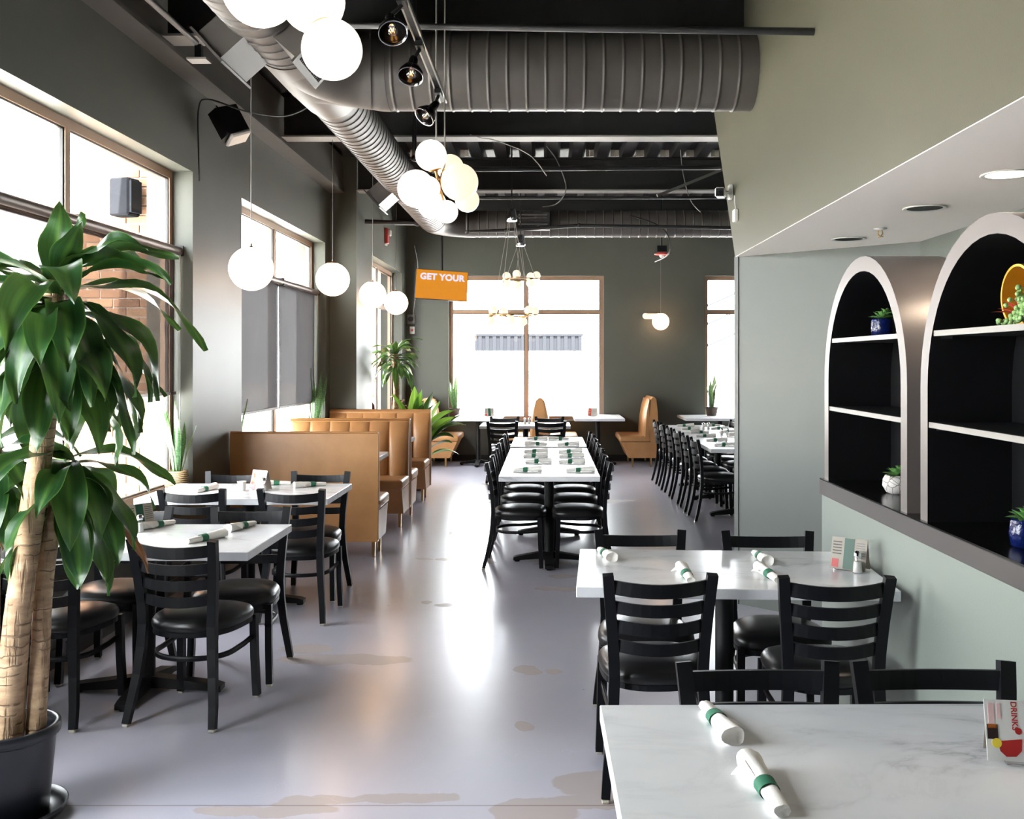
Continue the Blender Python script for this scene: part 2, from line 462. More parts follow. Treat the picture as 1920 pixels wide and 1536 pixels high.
M['succulent'] = leaf_mat('succulent_leaf', srgb(74,130,70), srgb(120,176,96), srgb(190,214,150), 0.2, 0.15)
M['redsucc'] = leaf_mat('red_succulent_leaf', srgb(190,50,46), srgb(226,84,70), srgb(240,150,120), 0.2, 0.15)

def bark_mat():
    t = NT('cane_bark'); co = t.coord()
    mp = t.n('ShaderNodeMapping'); mp.inputs['Scale'].default_value = (1,1,2.6); t.l(co, mp.inputs[0])
    a = t.noise(mp.outputs[0], 12, 5); wv = t.n('ShaderNodeTexWave', bands_direction='Z'); wv.inputs['Scale'].default_value = 9; wv.inputs['Distortion'].default_value = 6; wv.inputs['Detail'].default_value = 3
    t.l(co, wv.inputs[0])
    c = t.ramp(a, [(0.3, srgb(150,120,92)[:3]), (0.7, srgb(206,176,140)[:3])])
    mv = t.n('ShaderNodeMapping'); mv.inputs['Scale'].default_value = (1,1,0.12); t.l(co, mv.inputs[0])
    crack = t.ramp(t.noise(mv.outputs[0], 46, 3), [(0.36,(1,1,1)),(0.46,(0,0,0))])
    ring = t.math('MAXIMUM', t.math('MULTIPLY', t.ramp(wv.outputs['Fac'], [(0.02,(1,1,1)),(0.10,(0,0,0))]), t.math('GREATER_THAN', t.noise(co, 9, 2), 0.5)), t.math('MULTIPLY', crack, 0.7))
    c = t.mix(t.math('MULTIPLY', ring, 0.6), c, srgb(96,74,56))
    t.set(base=c, rough=0.8); t.bump(t.math('SUBTRACT', a, ring), 0.6, 0.01); return t.m
M['bark'] = bark_mat()

def brick_mat():
    t = NT('tan_brick'); co = t.coord(); oi = t.n('ShaderNodeObjectInfo')
    c = t.ramp(oi.outputs['Random'], [(0.0, srgb(128,92,68)[:3]), (0.5, srgb(148,110,82)[:3]), (1.0, srgb(164,126,96)[:3])])
    c = t.mix(t.math('MULTIPLY', t.noise(co, 60, 4), 0.4), c, srgb(120,90,70))
    t.set(base=c, rough=0.9); return t.m
M['brick'] = brick_mat()
M['mortar'] = plain('mortar', srgb(214,206,196), 0.95)
def brickwall_mat():
    t = NT('far_brickwork'); co = t.coord()
    mp = t.n('ShaderNodeMapping'); mp.inputs['Rotation'].default_value = (math.pi/2,0,0); t.l(co, mp.inputs[0])
    b = t.n('ShaderNodeTexBrick'); b.inputs['Color1'].default_value = srgb(172,134,102); b.inputs['Color2'].default_value = srgb(186,150,118); b.inputs['Mortar'].default_value = srgb(206,192,174)
    b.inputs['Scale'].default_value = 1; b.inputs['Brick Width'].default_value = 0.2; b.inputs['Row Height'].default_value = 0.07; b.inputs['Mortar Size'].default_value = 0.006
    t.l(mp.outputs[0], b.inputs['Vector']); t.set(base=b.outputs['Color'], rough=0.9); return t.m
M['brickwall'] = brickwall_mat()
def basket_mat():
    t = NT('woven_basket'); co = t.coord()
    wv = t.n('ShaderNodeTexWave', bands_direction='Z'); wv.inputs['Scale'].default_value = 22; wv.inputs['Distortion'].default_value = 2; t.l(co, wv.inputs[0])
    ck = t.noise(co, 70, 2)
    f = t.math('MULTIPLY', wv.outputs['Fac'], ck)
    t.set(base=t.ramp(f, [(0.1, srgb(104,84,58)[:3]), (0.5, srgb(196,170,126)[:3])]), rough=0.85); t.bump(f, 0.8, 0.01); return t.m
M['basket'] = basket_mat()
def geo_pot_mat():
    t = NT('white_pot_gold_lines'); co = t.coord()
    v = t.n('ShaderNodeTexVoronoi', feature='DISTANCE_TO_EDGE'); v.inputs['Scale'].default_value = 26; t.l(co, v.inputs['Vector'])
    c = t.ramp(v.outputs['Distance'], [(0.02, srgb(120,112,98)[:3]), (0.045, srgb(206,202,200)[:3])])
    t.set(base=c, rough=0.5); return t.m
M['geopot'] = geo_pot_mat()
M['street'] = plain('pale_concrete_paving', srgb(214,211,206), 0.9, var=0.05)
M['canopy'] = plain('dark_corrugated_metal', srgb(30,31,34), 1.0, spec=0.0)
M['wire'] = plain('grey_wire', srgb(40,42,46), 0.9, spec=0.0)

# ------------------------------------------------------------------ the room
XL, XL2, YJ, YF, YB = -2.61, -2.29, 11.75, 15.92, -4.2     # left wall, stepped left wall, step, far wall, rear wall
ZD = 4.08                                                 # underside of roof deck
SILL, HEAD = 0.66, 3.02
XR = 6.5
struct(MB().box((-2.95, YB-0.2, -0.12), (XR+0.2, YF+0.25, 0.0)).build('floor', M['floor']))

def wall_with_windows(mb, axis, a, b, face, back, wins, z1=ZD+0.2):
    """solid wall along an axis between a..b with rectangular openings (lo,hi)"""
    def bx(p0, p1, z0, z1_):
        if axis == 'Y': mb.box((min(face,back), p0, z0), (max(face,back), p1, z1_))
        else: mb.box((p0, min(face,back), z0), (p1, max(face,back), z1_))
    cur = a
    for lo, hi in wins:
        bx(cur, lo, 0, z1); bx(lo, hi, 0, SILL); bx(lo, hi, HEAD, z1); cur = hi
    bx(cur, b, 0, z1)
    return mb
LW = [(1.2, 3.2), (4.05, 7.2), (8.35, 11.5)]  # first opening is an unseen window, added and sized to light the foreground
struct(wall_with_windows(MB(), 'Y', YB, YJ, XL, XL-0.34, LW).build('wall_left', M['wall']))
struct(wall_with_windows(MB(), 'Y', YJ, YF+0.2, XL2, XL2-0.34, [(12.8, 15.45)]).build('wall_left_far', M['wall']))
FW = [(-1.60, 0.93), (2.58, 5.1)]
struct(wall_with_windows(MB(), 'X', XL2-0.02, XR+0.2, YF, YF+0.3, FW).build('wall_far', M['wall']))
struct(MB().box((-2.95, YB-0.2, 0), (XR+0.2, YB, ZD+0.2)).build('wall_rear', M['wall']))
struct(MB().box((XR, YB, 0), (XR+0.2, YF+0.2, ZD+0.2)).build('wall_right_far', M['wall']))

# windows: frame bars and panes are parts, transom at 2.44
def window(n, axis, lo, hi, plane, out):
    """plane = coordinate of the inner frame face, out = +1/-1 direction to the outside"""
    root = bpy.data.objects.new('window_%d' % n, None); C.objects.link(root); root['kind'] = 'structure'
    w_, dp = 0.055, 0.07
    def bx(mb, p0, p1, z0, z1, d0=0.0, d1=dp):
        q0, q1 = sorted((plane+out*d0, plane+out*d1))
        if axis == 'Y': mb.box((q0, p0, z0), (q1, p1, z1))
        else: mb.box((p0, q0, z0), (p1, q1, z1))
        return mb
    mid = (lo+hi)/2; zt = 2.43
    bx(MB(), lo, hi, SILL, SILL+w_).build('bottom_rail', M['frame'], root)
    bx(MB(), lo, hi, HEAD-w_, HEAD).build('top_rail', M['frame'], root)
    bx(MB(), lo, lo+w_, SILL+w_, HEAD-w_).build('stile', M['frame'], root)
    bx(MB(), hi-w_, hi, SILL+w_, HEAD-w_).build('stile', M['frame'], root)
    bx(MB(), mid-w_/2, mid+w_/2, SILL+w_, HEAD-w_, 0, dp).build('mullion', M['frame'], root)
    bx(MB(), lo+w_, mid-w_/2, zt-0.025, zt+0.03, 0.004, dp-0.004).build('transom', M['frame'], root)
    bx(MB(), mid+w_/2, hi-w_, zt-0.025, zt+0.03, 0.004, dp-0.004).build('transom', M['frame'], root)
    for p0, p1 in ((lo+w_, mid-w_/2), (mid+w_/2, hi-w_)):
        for z0, z1 in ((SILL+w_, zt-0.025), (zt+0.03, HEAD-w_)):
            bx(MB(), p0, p1, z0, z1, 0.030, 0.036).build('pane', M['glass'], root)
            g = 0.012                                                    # dark glazing gasket
            mb = MB()
            bx(mb, p0, p0+g, z0, z1, 0.01, 0.028); bx(mb, p1-g, p1, z0, z1, 0.01, 0.028)
            bx(mb, p0+g, p1-g, z0, z0+g, 0.01, 0.028); bx(mb, p0+g, p1-g, z1-g, z1, 0.01, 0.028)
            mb.build('gasket', M['base'], root)
    # daylight portal for the sampler, in the opening just outside the glass
    ld = bpy.data.lights.new('portal', 'AREA'); ld.shape = 'RECTANGLE'
    lo_ = bpy.data.objects.new('daylight_portal', ld); C.objects.link(lo_)
    ld.size = hi-lo; ld.size_y = HEAD-SILL
    ld.cycles.is_portal = True
    if axis == 'Y':
        lo_.location = (plane+out*0.12, mid, (SILL+HEAD)/2); lo_.rotation_euler = (math.pi/2, 0, -math.pi/2 if out < 0 else math.pi/2)
    else:
        lo_.location = (mid, plane+out*0.12, (SILL+HEAD)/2); lo_.rotation_euler = (-math.pi/2, 0, 0)
    return root
wn = 0
for lo, hi in LW:
    wn += 1; window(wn, 'Y', lo, hi, XL-0.15, -1)
wn += 1; window(wn, 'Y', 12.8, 15.45, XL2-0.15, -1)
for lo, hi in FW:
    wn += 1; window(wn, 'X', lo, hi, YF+0.10, 1)

# baseboards
struct(MB().box((XL, YB, 0), (XL+0.014, YJ, 0.1)).build('baseboard_left', M['base']))
struct(MB().box((XL2, YJ+0.0, 0), (XL2+0.014, YF, 0.1)).build('baseboard_left_far', M['base']))
struct(MB().box((XL2+0.014, YF-0.014, 0), (XR, YF, 0.1)).build('baseboard_far', M['base']))

# steel beam boxed along the top of the left wall
struct(MB().box((XL+0.001, YB, 3.668), (XL+0.16, YJ, ZD)).box((XL+0.001, YB, 3.645), (XL+0.18, YJ, 3.667)).build('trim_wall_beam', M['beam']))

# roof deck: trapezoidal ribs running along the room
mb = MB(); x = -3.0; prof = []
while x < XR+0.3:
    prof += [(x, ZD), (x+0.13, ZD), (x+0.165, ZD+0.075), (x+0.265, ZD+0.075)]; x += 0.30
n = len(prof)
vs = [(p[0], YB-0.2, p[1]) for p in prof] + [(p[0], YF+0.2, p[1]) for p in prof]
mb.add(vs, [(i, i+1, i+1+n, i+n) for i in range(n-1)])
mb.box((-3.0, YB-0.2, ZD+0.10), (XR+0.4, YF+0.3, ZD+0.2))
struct(mb.build('ceiling', M['ceil'], fix=False))

# right side: deep low wall with ledge, soffit, tall bulkhead, diagonal wall
XH = 1.38
struct(MB().box((XH, YB, 0), (1.78, 4.894, 0.957)).build('wall_right_low', M['sage_lit']))
struct(MB().rbox((XH-0.012, YB, 0.957), (1.79, 4.90, 1.030), 0.003).build('trim_ledge', M['ledge']))
struct(MB().box((XH-0.010, YB, 1.030), (1.79, 4.898, 1.036)).build('trim_ledge_top', M['ledgetop']))
ZS = 2.323; XF = 1.262
struct(MB().box((2.18, YB, 0), (2.34, 5.69, ZD)).build('wall_right_back', M['sage']))
# diagonal wall, thick, from the back wall corner out to the aisle
mb = MB(); a = Vector((2.18, 5.69)); b = Vector((XF, 6.54)); d_ = (b-a).normalized(); nn = Vector((-d_.y, d_.x))
if nn.y < 0: nn = -nn
q = [a, b, b+nn*0.16, a+nn*0.16+Vector((0.12,0))]
mb.prism([(p.x, p.y) for p in q], 0, ZS+0.02, 'Z')
struct(mb.build('wall_diagonal', M['sage']))
struct(MB().prism([(b.x-0.006, b.y-0.004), (b.x+0.016, b.y-0.026), (b.x+0.15, b.y+0.115), (b.x+0.128, b.y+0.137)], 0, ZS, 'Z').build('trim_corner', M['sage']))
struct(MB().box((1.46, 7.4, 0), (XR, 7.55, ZD)).build('wall_right_room', M['sage']))
# bulkhead face with its raking far end
prof = [(YB, ZS), (6.54, ZS), (7.38, 3.53), (7.38, ZD+0.05), (YB, ZD+0.05)]
struct(MB().prism(prof, XF, XF+0.16, 'X').build('wall_bulkhead', M['sage_dim']))
# soffit with holes for the three downlights is a thin slab; cans are separate things
mb = MB()
plan = [(XF+0.001, YB), (2.2, YB), (2.2, 5.69), (XF+0.001, 6.54)]
mb.prism(plan, ZS-0.003, ZS+0.02, 'Z')
struct(mb.build('ceiling_soffit', M['soffit']))

# ------------------------------------------------------------------ roof steel
def girder(y, x0, x1, label):
    g = thing('roof_girder', label, 'girder', (0, y, 3.67), 0, 'roof girders')
    MB().box((x0, -0.1, 0), (x1, 0.1, 0.016)).build('bottom_flange', M['alu_dark'], g)
    MB().box((x0, -0.006, 0.016), (x1, 0.006, 0.385)).build('web', M['ceil'], g)
    MB().box((x0, -0.1, 0.385), (x1, 0.1, 0.40)).build('top_flange', M['ceil'], g)
    return g
M['alu_dark'] = plain('primer_grey_flange', srgb(128,124,120), 0.6)
girder(6.24, XL+0.19, XF-0.002, 'steel roof girder crossing just above the big dark cross duct')
g9 = girder(9.0, XL+0.19, XR, 'steel roof girder with pale lower flange, first beyond the dark cross duct')
g11 = girder(11.8, -2.28, XR, 'steel roof girder with pale lower flange above the tan booths, second beyond the cross duct')
girder(14.6, -2.28, XR, 'steel roof girder nearest the far window wall')
girder(3.4, XL+0.19, XF-0.002, 'steel roof girder nearest the camera above the globe cluster')
# pale blocks standing in for light showing through the deck flutes over the second girder
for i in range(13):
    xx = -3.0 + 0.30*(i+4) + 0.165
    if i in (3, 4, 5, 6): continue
    MB().box((xx+0.004, -0.13, 0.405), (xx+0.048, -0.10, 0.482)).box((xx+0.054, -0.13, 0.405), (xx+0.098, -0.10, 0.480)).build('flute_light_patch', M['kraft'], g11)

# ------------------------------------------------------------------ spiral ducts
def ribbed(mb, path, r, pitch=0.115, rib=0.005, n=40):
    """spiral-seam duct along straight/curved path"""
    path = [Vector(p) for p in path]
    out = []; rs = []
    # resample
    acc = 0; nxt = pitch*0.5
    out.append(path[0]); rs.append(r)
    for a, b in zip(path[:-1], path[1:]):
        L = (b-a).length; t = (b-a)/L
        while nxt < acc+L:
            s = nxt-acc
            for ds, rr in ((-0.016, r), (-0.007, r), (-0.004, r+rib), (0.004, r+rib), (0.007, r), (0.016, r)):
                out.append(a+t*(s+ds)); rs.append(rr)
            nxt += pitch
        acc += L
    out.append(path[-1]); rs.append(r)
    mb.tube(out, rs, n, cap=True)
    return mb
DX, DZ = -1.43, 3.41
duct = thing('spiral_duct', 'grey spiral-seam air duct running down the left side and crossing to the right wall', 'duct', (DX, 0, DZ))
ribbed(MB(), [(0, YB+0.1, 0), (0, 5.35, 0)], 0.195).build('near_run', M['duct'], duct)
# tee: tapered body from the run into the big cross duct
mb = MB().tube([(0, 5.33, 0), (0, 5.38, 0), (0, 5.5, 0.0), (0, 6.05, 0.0), (0, 6.4, 0), (0, 6.5, 0)], [0.2, 0.203, 0.2, 0.2, 0.19, 0.178], 40)
mb.tube([(0.0, 5.98, -0.0), (0.12, 5.98, -0.0), (0.42, 6.0, -0.01), (0.47, 6.0, -0.01)], [0.2, 0.21, 0.236, 0.238], 40)
# swept throat between run and branch
sw = []
for i in range(9):
    t = i/8; a = t*math.pi/2
    sw.append((0.36*(1-math.cos(a)), 5.45 + 0.53*math.sin(a), -0.005))
mb.tube(sw, [0.19+0.045*i/8 for i in range(9)], 40)
mb.build('tee', M['duct'], duct)
ribbed(MB(), [(0.45, 6.0, -0.01), (XF-DX-0.002, 6.0, -0.01)], 0.235).build('cross_run', M['duct'], duct)
elb = [(0, 6.45, 0), (0, 12.2, 0)]
ribbed(MB(), elb, 0.172).build('main_run', M['duct'], duct)
cv = []
for i in range(11):
    a = i/10*math.pi/2
    cv.append((0.5*(1-math.cos(a)), 12.2+0.5*math.sin(a), 0))
MB().tube(cv, 0.175, 40).build('elbow', M['duct'], duct)
ribbed(MB(), [(0.5, 12.7, 0), (5.6, 12.7, 0)], 0.172).build('far_run', M['duct'], duct)
# saddle take-offs with registers
def register(parent, y, side, ang, L=0.42):
    """boot on the duct at angle ang below horizontal, side -1 left / +1 right"""
    mtx = Matrix.Translation((0, y, 0)) @ Matrix.Rotation(R(ang)*side, 4, 'Y') @ Matrix.Scale(side, 4, (1,0,0))
    b = MB().box((0.13, -L/2, -0.085), (0.33, L/2, 0.085), mtx=mtx).build('register_boot', M['duct'], parent)
    fr = MB()
    for lo, hi in (((0.33,-L/2-0.03,-0.115),(0.342,L/2+0.03,-0.08)), ((0.33,-L/2-0.03,0.08),(0.342,L/2+0.03,0.115)), ((0.33,-L/2-0.03,-0.08),(0.342,-L/2+0.005,0.08)), ((0.33,L/2-0.005,-0.08),(0.342,L/2+0.03,0.08))):
        fr.box(lo, hi, mtx=mtx)
    fr.build('register_frame', M['duct'], b)
    for i in range(16):
        yy = -L/2+0.02 + (L-0.04)*i/15
        MB().box((0.325, yy-0.003, -0.08), (0.338, yy+0.003, 0.08), mtx=mtx).build('louvre', M['steel'], b)
register(duct, 5.05, -1, 42); register(duct, 5.05, 1, 42)
register(duct, 9.6, -1, 42); register(duct, 9.75, 1, 42)
# louvred diffuser on the far run
dv = MB().box((1.04, 12.44, -0.11), (1.47, 12.54, 0.11)).build('diffuser', M['steel'], duct)
for i in range(5):
    zz = -0.08+0.04*i
    MB().box((1.07, 12.425, zz-0.006), (1.44, 12.44, zz+0.006)).build('louvre', M['alu'] if i in (1,3,4) else M['steel'], dv)

# ------------------------------------------------------------------ chairs (origin on the floor, facing +y)
def post_path(sx):
    pts = [(0.205,-0.262,0.012),(0.196,-0.238,0.10),(0.181,-0.212,0.22),(0.170,-0.196,0.34),(0.166,-0.190,0.44),(0.170,-0.193,0.54),(0.179,-0.206,0.66),(0.188,-0.224,0.76),(0.194,-0.240,0.832)]
    return [(x*sx, y, z) for x, y, z in pts]
def post_x(z):
    p = post_path(1)
    for a, b in zip(p[:-1], p[1:]):
        if a[2] <= z <= b[2]:
            t = (z-a[2])/(b[2]-a[2]); return a[0]+(b[0]-a[0])*t, a[1]+(b[1]-a[1])*t
    return p[-1][0], p[-1][1]
def seat_outline(k=1.0, n=40):
    pts = []
    for i in range(n):
        a = 2*math.pi*i/n
        c, s = math.cos(a), math.sin(a)
        e = 0.58 if s > 0 else 0.78                       # squarer front, rounder back
        x = math.copysign(abs(c)**e, c); y = math.copysign(abs(s)**e, s)
        wd = 0.218 - 0.030*(0.5-0.5*y)
        pts.append((x*wd*k, 0.012+y*0.208*k))
    return pts
def make_chair(label):
    t = thing('dining_chair', label, 'chair', group='black ladder-back chairs')
    for sx in (-1, 1):
        p = post_path(sx)
        ws = [(0.032,0.026),(0.035,0.027),(0.038,0.028)]+[(0.041,0.029)]*3+[(0.041,0.029),(0.040,0.030),(0.040,0.030)]
        MB().bar(p, ws, side=(1,0,0)).build('back_leg', M['black'], t)
        MB().rbox((sx*0.205-0.014,-0.277,0.0),(sx*0.205+0.014,-0.249,0.013),0.003).build('foot_glide', M['glide'], t)
        f = [(sx*0.196,0.188,0.012),(sx*0.190,0.178,0.20),(sx*0.188,0.172,0.405)]
        MB().bar(f, (0.032,0.032), side=(1,0,0)).build('front_leg', M['black'], t)
        MB().rbox((sx*0.196-0.013,0.175,0.0),(sx*0.196+0.013,0.201,0.013),0.003).build('foot_glide', M['glide'], t)
    for z, h in ((0.785,0.052),(0.708,0.046),(0.634,0.046),(0.560,0.046)):
        px, py = post_x(z)
        pts = []; nseg = 10
        for i in range(nseg+1):
            u = i/nseg*2-1
            pts.append((u*(px-0.008), py - 0.044*(1-u*u)+0.004, z - 0.011*(1-u*u)))
        MB().bar(pts, (h, 0.011), side=(0,0.0,1)).build('slat', M['black'], t)
    # hoop stretcher
    hp = []
    for i in range(25):
        a = math.pi*i/24
        hp.append((0.180*math.cos(a), -0.01-0.168*math.sin(a)**0.8 if math.sin(a) > 0 else -0.01, 0.285))
    hp = [(0.186,0.165,0.30),(0.184,0.08,0.29)] + hp + [(-0.184,0.08,0.29),(-0.186,0.165,0.30)]
    MB().bar(hp, (0.022,0.012), side=(0,0,1), smooth=True).build('stretcher', M['black'], t)
    # seat rail and cushion
    o1 = seat_outline(0.985); n = len(o1); mb = MB()
    vs = [(x,y,0.382) for x,y in o1]+[(x,y,0.404) for x,y in o1]
    mb.add(vs, [(i,(i+1)%n,(i+1)%n+n,i+n) for i in range(n)]+[tuple(range(n-1,-1,-1)),tuple(range(n,2*n))])
    mb.build('seat_rail', M['black'], t)
    prof = [(0.975,0.404),(1.0,0.411),(1.012,0.424),(1.0,0.438),(0.95,0.452),(0.82,0.464),(0.6,0.472),(0.3,0.476)]
    vs = []; fs = []
    for k, z in prof: vs += [(x,y,z) for x,y in seat_outline(k)]
    for j in range(len(prof)-1):
        for i in range(n): fs.append((j*n+i, j*n+(i+1)%n, (j+1)*n+(i+1)%n, (j+1)*n+i))
    fs.append(tuple(range((len(prof)-1)*n, len(prof)*n)))
    MB().add(vs, fs, 0, True).build('seat', M['vinyl'], t)
    return t
CH = []
def chair(x, yb, rot, label):
    """x,yb: where the back stands; rot 0 = faces away from the camera"""
    off = Matrix.Rotation(rot, 3, 'Z') @ Vector((0, 0.21, 0))
    loc = (x+off.x, yb+off.y, 0)
    if not CH:
        c = make_chair(label); c.location = loc; c.rotation_euler = (0,0,rot)
    else:
        c = dup(CH[0], loc, rot, label)
    CH.append(c); return c

# ------------------------------------------------------------------ pedestal tables
TB = {}
TZ = 0.758
def table(x, y, rot, lx, ly, label, dz=0.0, name='dining_table'):
    key = (lx, ly)
    if key in TB:
        return dup(TB[key], (x, y, dz), rot, label)
    t = thing(name, label, 'table', (x, y, dz), rot, 'marble-topped pedestal tables')
    MB().rbox((-lx/2,-ly/2,TZ-0.040),(lx/2,ly/2,TZ),0.0025).build('tabletop', M['marble'], t)
    MB().lathe([(0.095,0.700),(0.095,0.716)], 20).box((-0.2,-0.03,0.704),(0.2,0.03,0.717)).box((-0.03,-0.2,0.704),(0.03,0.2,0.717)).build('top_plate', M['iron'], t)
    MB().lathe([(0.05,0.065),(0.0385,0.085),(0.0385,0.702)], 24).build('column', M['iron'], t)
    for k in range(4):
        L = 0.37 if (k % 2 == 0) == (lx >= ly) else 0.29
        mt = Matrix.Rotation(k*math.pi/2, 4, 'Z')
        pr = [(0.0,0.030),(L,0.012),(L,0.036),(L-0.03,0.046),(0.05,0.082),(0.0,0.084)]
        MB().prism(pr, -0.034, 0.034, 'Y').xf(mt).build('base_arm', M['iron'], t)
        MB().lathe([(0.022,0.0),(0.022,0.008),(0.01,0.009),(0.01,0.016)], 12, c=(0,0,0)).xf(mt @ Matrix.Translation((L-0.03,0,0))).build('leveller', M['iron'], t)
    TB[key] = t
    return t
PI = math.pi
# left front table under the first window
table(-1.96, 4.79, 0, 1.22, 0.762, 'white marble-topped table beside the big floor plant, front table along the windows')
chair(-1.655, 4.35, R(-9), 'black ladder-back chair beside the big plant, nearest the aisle, back to the camera')
chair(-2.27, 4.33, R(-4), 'black ladder-back chair half hidden behind the big plant trunk, back to the camera')
chair(-1.60, 5.26, PI+R(3), 'black ladder-back chair facing the camera across the plant-side table, aisle end')
chair(-2.24, 5.27, PI, 'black ladder-back chair facing the camera across the plant-side table, window end')
# left back table in front of the first booth
table(-1.985, 6.51, 0, 1.22, 0.762, 'white marble-topped table standing right before the first tan booth, by the windows')
chair(-2.19, 6.05, R(-2), 'black ladder-back chair, back to the camera, window end of the table before the first booth')
chair(-1.575, 6.05, R(-3), 'black ladder-back chair, back to the camera, aisle end of the table before the first booth')
chair(-2.23, 6.97, PI, 'black ladder-back chair by the window between the second window table and the tan booth')
chair(-1.62, 6.97, PI+R(-2), 'black ladder-back chair at the aisle side between the second window table and the tan booth')
# right tables against the ledge wall
table(0.742, 4.075, R(-3.1), 1.22, 0.762, 'white marble-topped table standing against the low green wall under the arched shelves')
chair(0.42, 3.64, R(1), 'black ladder-back chair, back to the camera, left one at the table under the arched shelves')
chair(1.062, 3.60, R(-1), 'black ladder-back chair, back to the camera, next to the low green wall under the arches')
chair(0.437, 4.54, PI-R(1), 'black ladder-back chair on the far side of the right-hand table, at its aisle end')
chair(1.024, 4.51, PI-R(2), 'black ladder-back chair on the far side of the right-hand table, beside the low green wall')
table(0.747, 2.075, R(0.6), 1.22, 0.762, 'white marble-topped table nearest the camera at the lower right, cut by the frame')
chair(0.553, 2.535, PI+R(1), 'black ladder-back chair facing the camera behind the nearest marble table, left one')
chair(1.015, 2.54, PI, 'black ladder-back chair facing the camera behind the nearest marble table, beside the wall')
# long row down the middle: three tables end to end
row = [(7.92,0.0,'first'),(9.12,0.0,'second'),(10.36,0.012,'third')]
for y, dz, o in row:
    table(0.02, y, 0, 0.762, 1.195, 'white marble-topped table, %s from the camera in the long row down the middle' % o, dz)
ordn = ['first','second','third','fourth','fifth','sixth']
cy = [7.80,8.42,9.02,9.62,10.20,10.76]
for i, y in enumerate(cy):
    chair(-0.432+0.004*(i%2), y, -PI/2+R((-2,1,3,-2,2,0)[i]), 'black ladder-back chair, %s from the camera on the left side of the long middle row' % ordn[i])
    chair(0.472-0.004*(i%2), y+0.01, PI/2+R((1,-2,2,0,-1,2)[i]), 'black ladder-back chair, %s from the camera on the right side of the long middle row' % ordn[i])
# cross table beyond the row
table(-0.29, 13.44, 0, 1.22, 0.762, 'white marble-topped table set crosswise beyond the long middle row')
chair(-0.585, 12.92, R(-4), 'black ladder-back chair at the crosswise table, back to the camera, left one')
chair(0.05, 12.95, R(2), 'black ladder-back chair at the crosswise table, back to the camera, right one')
chair(-0.60, 13.93, PI, 'black ladder-back chair on the window side of the crosswise table, left one')
chair(0.04, 13.93, PI, 'black ladder-back chair on the window side of the crosswise table, right one')
# second row in the room to the right
for k, y in enumerate((10.22, 11.42, 12.62)):
    table(2.0, y, 0, 0.762, 1.195, 'white marble-topped table, %s from the camera in the right-hand row beyond the green corner' % ordn[k])
cy2 = [10.03,10.63,11.23,11.83,12.43,13.03]
for i, y in enumerate(cy2):
    chair(1.545-0.012*i, y, -PI/2+R((2,-1,2,0,-2,1)[i]), 'black ladder-back chair, %s from the camera on the aisle side of the right-hand row' % ordn[i])
    chair(2.47, y, PI/2+R((-1,2,0,1,-2,1)[i]), 'black ladder-back chair, %s from the camera on the far side of the right-hand row' % ordn[i])
# window tables between the far booths
table(-1.07, 15.30, 0, 0.762, 1.195, 'white marble-topped table at the left half of the far window, between tan booths')
table(0.80, 15.30, 0, 0.762, 1.195, 'white marble-topped table at the right half of the far window, between tan booths')
table(2.72, 15.30, 0, 1.22, 1.0, 'white marble-topped table under the far right window with the snake plant')

